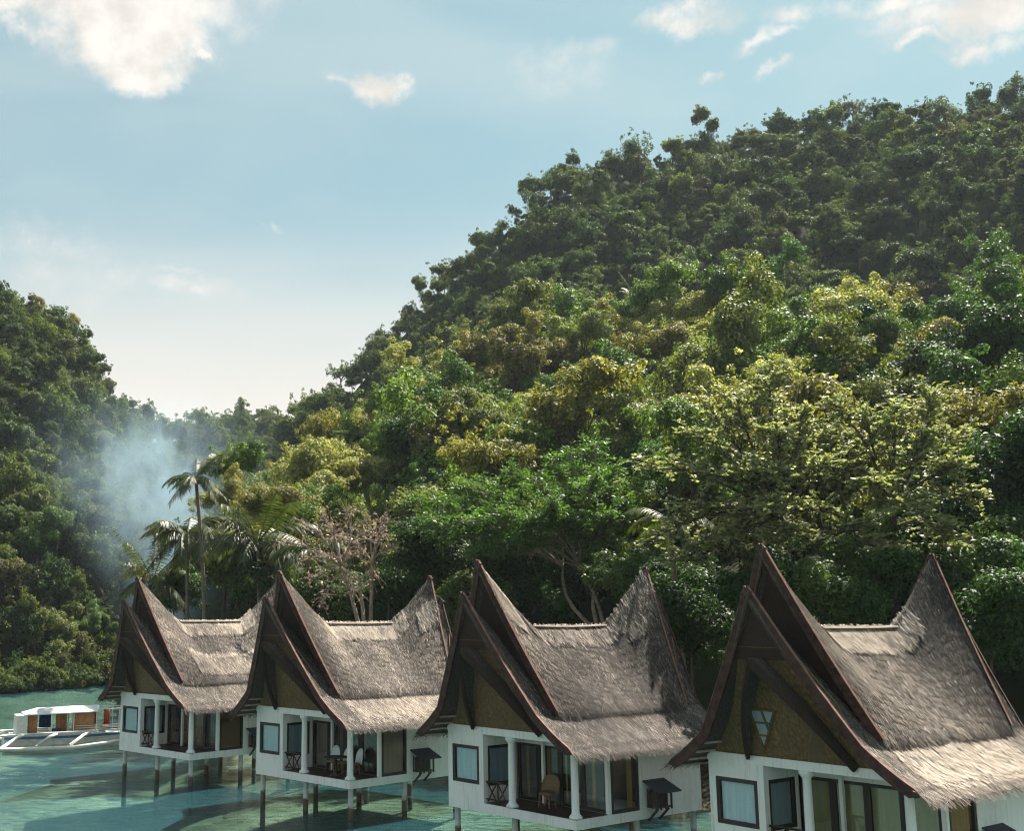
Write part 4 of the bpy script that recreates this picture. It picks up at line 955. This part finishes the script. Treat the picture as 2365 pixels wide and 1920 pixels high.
# ---------------- filling trees and bushes between the palms and behind the roofs
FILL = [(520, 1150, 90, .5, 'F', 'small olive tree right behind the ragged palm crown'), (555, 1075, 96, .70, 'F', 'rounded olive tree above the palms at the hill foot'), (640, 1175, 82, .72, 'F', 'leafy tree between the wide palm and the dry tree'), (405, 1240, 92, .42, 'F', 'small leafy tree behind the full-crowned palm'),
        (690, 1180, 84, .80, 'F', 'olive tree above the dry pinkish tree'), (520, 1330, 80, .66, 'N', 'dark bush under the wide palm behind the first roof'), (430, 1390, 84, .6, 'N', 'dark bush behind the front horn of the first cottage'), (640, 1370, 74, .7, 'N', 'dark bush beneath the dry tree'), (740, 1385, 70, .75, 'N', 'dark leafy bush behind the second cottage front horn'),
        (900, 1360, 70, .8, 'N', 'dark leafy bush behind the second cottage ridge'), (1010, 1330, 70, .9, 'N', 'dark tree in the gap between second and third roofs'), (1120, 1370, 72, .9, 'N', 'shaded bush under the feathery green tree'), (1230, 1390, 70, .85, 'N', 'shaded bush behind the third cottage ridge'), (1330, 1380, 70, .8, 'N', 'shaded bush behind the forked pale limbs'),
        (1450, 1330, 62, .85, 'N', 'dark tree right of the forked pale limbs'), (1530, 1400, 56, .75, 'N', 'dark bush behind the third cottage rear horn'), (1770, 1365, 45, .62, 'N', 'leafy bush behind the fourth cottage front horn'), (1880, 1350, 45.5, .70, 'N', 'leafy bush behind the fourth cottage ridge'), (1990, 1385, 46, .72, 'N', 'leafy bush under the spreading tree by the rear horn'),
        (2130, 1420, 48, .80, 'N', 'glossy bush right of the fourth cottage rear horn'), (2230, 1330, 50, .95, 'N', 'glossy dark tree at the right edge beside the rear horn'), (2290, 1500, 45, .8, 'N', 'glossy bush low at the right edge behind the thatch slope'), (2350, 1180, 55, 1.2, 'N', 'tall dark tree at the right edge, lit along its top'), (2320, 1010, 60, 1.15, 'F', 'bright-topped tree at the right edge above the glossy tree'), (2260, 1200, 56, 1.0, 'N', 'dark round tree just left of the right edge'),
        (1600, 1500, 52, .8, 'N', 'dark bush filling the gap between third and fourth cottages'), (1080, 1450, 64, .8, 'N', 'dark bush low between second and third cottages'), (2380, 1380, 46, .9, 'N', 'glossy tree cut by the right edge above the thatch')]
g = np.random.default_rng(77)
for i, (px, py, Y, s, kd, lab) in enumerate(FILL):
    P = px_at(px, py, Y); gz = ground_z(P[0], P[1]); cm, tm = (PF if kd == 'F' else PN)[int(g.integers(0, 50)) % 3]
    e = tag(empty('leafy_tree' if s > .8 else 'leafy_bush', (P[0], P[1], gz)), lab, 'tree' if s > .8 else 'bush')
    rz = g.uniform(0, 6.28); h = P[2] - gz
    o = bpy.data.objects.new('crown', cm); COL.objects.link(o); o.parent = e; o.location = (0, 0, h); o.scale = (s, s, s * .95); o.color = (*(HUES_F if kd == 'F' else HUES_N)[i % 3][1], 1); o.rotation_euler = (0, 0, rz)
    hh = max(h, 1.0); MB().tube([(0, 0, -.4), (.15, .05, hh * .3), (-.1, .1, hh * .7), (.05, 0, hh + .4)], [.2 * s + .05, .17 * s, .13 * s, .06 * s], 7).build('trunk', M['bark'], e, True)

# ================================================================== outrigger boat
M['boat_white'] = simple('boat_white_paint', (0.74, 0.73, 0.68), 0.5, 0.12, 4, 0.4, 0.05); M['boat_blue'] = simple('boat_blue_paint', (0.05, 0.22, 0.42), 0.5, 0.2, 5, 0.4, 0.05)
M['boat_hull'] = simple('boat_grey_hull', (0.78, 0.75, 0.70), 0.6, 0.25, 2.5, 0.3, 0.1, (1, 1, 3)); M['boat_orange'] = simple('boat_orange_drape', (0.52, 0.25, 0.11), 0.85, 0.25, 4, 0.2, 0.1)
M['boat_canvas'] = simple('boat_canopy', (0.80, 0.76, 0.72), 0.8, 0.08, 2, 0.2, 0.05); M['boat_navy'] = simple('boat_navy_cloth', (0.02, 0.06, 0.16), 0.85, 0.2, 4, 0.2, 0.05)
M['boat_red'] = simple('boat_red_trim', (0.36, 0.09, 0.05), 0.7, 0.2, 4, 0.3, 0.05); M['bamboo_pole'] = simple('painted_bamboo', (0.72, 0.68, 0.62), 0.6, 0.15, 3, 0.3, 0.15)
p0 = px_at(205, 1700, 71.5)
B = tag(empty('outrigger_boat', (p0[0], p0[1], 0), R_(24)), 'white outrigger boat with pale canopy moored left of the first cottage', 'boat')
# hull: stations from stern to raised prow
st = np.linspace(-5.0, 6.8, 25); vs, fs = [], []
for x in st:
    f = (x + 5.0) / 11.8; bw = .72 * (math.sin(math.pi * min(1, f * .55 + .30)) ** .7) * (1 - max(0, (f - .72) / .28) ** 1.6) + .03
    zt = .72 + .95 * max(0, (f - .35)) ** 1.5 + .15 * max(0, .2 - f); zb = -.35 + .75 * max(0, (f - .75) / .25) ** 2
    for (yy, zz) in ((-bw, zt), (-bw * .93, zt * .55 + zb * .45), (-bw * .62, zb + .12), (0, zb), (bw * .62, zb + .12), (bw * .93, zt * .55 + zb * .45), (bw, zt)): vs.append((x, yy, zz))
for i in range(24):
    for q in range(6): fs.append((i*7+q, i*7+7+q, i*7+8+q, i*7+1+q))
fs += [tuple(range(7)), tuple(24*7 + q for q in range(6, -1, -1))]
for i in range(24): fs.append((i*7, i*7+6, i*7+13, i*7+7))
MB().add(vs, fs).build('hull', M['boat_hull'], B)
top = [(x, vs[i*7][1], vs[i*7][2]) for i, x in enumerate(st)]
for sy in (1, -1):
    b = MB()
    for i in range(24): b.beam((top[i][0], sy * top[i][1] * 1.02 - .02 * sy, top[i][2] - .08), (top[i+1][0], sy * top[i+1][1] * 1.02 - .02 * sy, top[i+1][2] - .08), .05, .13)
    b.build('blue_gunwale', M['boat_blue'], B)
    b = MB()
    for i in range(24): b.beam((top[i][0], sy * top[i][1], top[i][2] + .03), (top[i+1][0], sy * top[i+1][1], top[i+1][2] + .03), .09, .06)
    b.build('rub_rail', M['boat_white'], B)
MB().box(2.6, 3.5, -.70, -.685, .62, .72).build('blue_dash', M['boat_blue'], B)
MB().box(-4.6, 4.6, -.98, .98, .78, .84).build('deck', M['boat_white'], B)
# canopy: hipped sheet on posts
cz = 2.30; ce = [(-3.9, -1.05, cz - .28), (0.3, -1.05, cz - .20), (0.3, 1.05, cz - .20), (-3.9, 1.05, cz - .28)]; ct = [(-3.1, -.35, cz), (0.5, -.35, cz + .08), (0.5, .35, cz + .08), (-3.1, .35, cz)]
MB().add(ce + ct + [(x, y, z_ - .05) for x, y, z_ in ce], [(4,5,6,7),(0,1,5,4),(1,2,6,5),(2,3,7,6),(3,0,4,7),(8,11,10,9),(0,8,9,1),(1,9,10,2),(2,10,11,3),(3,11,8,0)]).build('canopy', M['boat_canvas'], B)
for x in (-3.8, -2.4, -1.1, .25, 1.6, 3.0, 4.3):
    for sy in (-1, 1): MB().tube([(x, sy * .95, .84), (x, sy * .95, cz - .24 + (.14 if x > .3 else 0))], .032, 6).build('canopy_post', M['boat_white'], B)
for sy in (-1, 1):
    MB().tube([(.3, sy * .95, cz - .10), (4.3, sy * .95, cz - .05)], .03, 6).build('top_rail', M['boat_white'], B)
    for zz in (1.0, 1.13, 1.26): MB().tube([(-1.0, sy * .97, zz), (4.6, sy * .97, zz + .05)], .022, 5).build('side_rail', M['boat_white'], B)
MB().box(-4.35, -3.75, -.80, .70, .845, 1.95).build('stern_locker', M['boat_white'], B)
def drape(x0, x1, y, z0, z1, mat, nm='drape'):
    n = 10; vs = [(x0 + (x1 - x0) * i / n, y + .03 * math.sin(i * 2.1), z_) for i in range(n + 1) for z_ in (z0, z1)]
    o = MB().add(vs, [(2*i, 2*i+2, 2*i+3, 2*i+1) for i in range(n)]).build(nm, M[mat], B, True); o.modifiers.new('thickness', 'SOLIDIFY').thickness = .03
drape(-3.70, -3.15, -.60, .90, 2.0, 'boat_orange'); drape(-1.95, -1.3, .2, .86, 2.05, 'boat_orange'); drape(-1.15, .15, -.80, .90, 2.0, 'boat_orange'); drape(-2.85, -2.1, .75, 1.1, 2.0, 'boat_navy')
drape(.95, 1.3, .3, 1.2, 2.1, 'boat_red'); drape(2.2, 2.45, .5, 1.2, 2.1, 'boat_red'); drape(.35, .6, .6, 1.2, 2.0, 'boat_red')
MB().box(-2.3, -1.75, -.72, -.25, .845, 1.10).build('engine_cover', M['boat_navy'], B)
for x in (.9, 2.1, 3.3): MB().box(x - .2, x + .2, -.75, .75, 1.12, 1.17).build('bench', M['boat_red'], B)
# outriggers: three bent arms to each long float
for sy in (-1, 1):
    for x in (-4.3, -2.4, -.5):
        MB().tube([(x + .3, sy * .4, .86), (x + .25, sy * 1.5, .90), (x - .2, sy * 2.1, .84), (x - 1.15, sy * 2.92, .36)], .095, 8).build('outrigger_arm', M['bamboo_pole'], B, True)
    MB().tube([(-6.6, sy * 2.95, .38), (-4.5, sy * 2.95, .27), (-1.5, sy * 2.95, .24), (0.6, sy * 2.95, .42), (1.5, sy * 2.95, .60)], [.09, .13, .13, .12, .06], 9).build('float', M['bamboo_pole'], B, True)
    MB().tube([(-5.6, sy * 1.5, .91), (-3.0, sy * 1.5, .97), (0.2, sy * 1.5, .97)], .055, 7).build('stringer', M['bamboo_pole'], B, True)
MB().tube([(2.8, .9, 2.0), (4.6, .5, 1.0)], .07, 7).build('gangplank_pole', M['bamboo_pole'], B)

# ================================================================== smoke and haze
sx0, sy0 = -17.4, 101.0
m = bpy.data.materials.new('wood_smoke'); m.use_nodes = True; t = NT(m.node_tree); t.n.remove(t.n['Principled BSDF'])
pv = t.new('ShaderNodeVolumePrincipled'); ge = t.new('ShaderNodeTexCoord').outputs['Object']; sp = t.new('ShaderNodeSeparateXYZ'); t.l.new(ge, sp.inputs[0])
hgt = sp.outputs[2]
ax = t.math('ADD', t.math('MULTIPLY', hgt, -.02), t.math('MULTIPLY', t.math('SINE', t.math('MULTIPLY', hgt, .22)), 1.3))
rad = t.math('ADD', 1.6, t.math('MULTIPLY', hgt, .20))
q = t.vmath('LENGTH', t.new('ShaderNodeCombineXYZ').outputs[0], out=1)
cx = t.new('ShaderNodeCombineXYZ'); t.l.new(t.math('DIVIDE', t.math('SUBTRACT', sp.outputs[0], ax), rad), cx.inputs[0]); t.l.new(t.math('DIVIDE', sp.outputs[1], rad), cx.inputs[1])
rr = t.vmath('LENGTH', cx.outputs[0], out=1)
fall = t.math('ADD', t.math('SUBTRACT', 1.0, t.smooth(rr, -0.1, 1.15)), t.math('MULTIPLY', t.math('SUBTRACT', 1.0, t.smooth(rr, 0.2, 2.2)), 0.24))
nz1 = t.noise(t.mapping(ge, (1, 1, .6)), .34, 5, .62, .9)
vert = t.math('MULTIPLY', t.smooth(hgt, 0.0, 8.0), t.math('SUBTRACT', 1.0, t.smooth(hgt, 13.0, 28.0)))
den = t.math('MULTIPLY', t.math('MULTIPLY', fall, vert), t.smooth(nz1, .38, .64))
t.l.new(t.math('MULTIPLY', den, .33), pv.inputs['Density']); pv.inputs['Color'].default_value = (.58, .83, 1.0, 1); pv.inputs['Anisotropy'].default_value = .2
t.l.new(pv.outputs[0], t.n['Material Output'].inputs['Volume'])
vs, fs = [], []; nn = 20
for i in range(9):
    hh = 32 * i / 8; r_ = (1.6 + .20 * hh) * 2.3; a_ = -.02 * hh + 1.3 * math.sin(.22 * hh)
    for q_ in range(nn): vs.append((a_ + r_ * math.cos(q_ * 2 * math.pi / nn), r_ * math.sin(q_ * 2 * math.pi / nn), hh))
for i in range(8):
    for q_ in range(nn): fs.append((i*nn+q_, i*nn+(q_+1)%nn, (i+1)*nn+(q_+1)%nn, (i+1)*nn+q_))
fs += [tuple(range(nn - 1, -1, -1)), tuple(8*nn + q_ for q_ in range(nn))]
smoke = MB().add(vs, fs).build('smoke', m); smoke.location = (sx0, sy0, .5)
tag(smoke, 'blue-white wood smoke drifting up behind the palms', 'smoke', kind='stuff')

m = bpy.data.materials.new('air_haze'); m.use_nodes = True; t = NT(m.node_tree); t.n.remove(t.n['Principled BSDF'])
pv = t.new('ShaderNodeVolumePrincipled'); pv.inputs['Density'].default_value = .00012; pv.inputs['Color'].default_value = (.78, .90, .98, 1); pv.inputs['Anisotropy'].default_value = .2
t.l.new(pv.outputs[0], t.n['Material Output'].inputs['Volume'])
haze = MB().box(-7000, 7000, -7000, 7000, -5, 140).build('haze', m); tag(haze, 'thin blue haze filling the air over the lagoon', 'haze', kind='stuff')
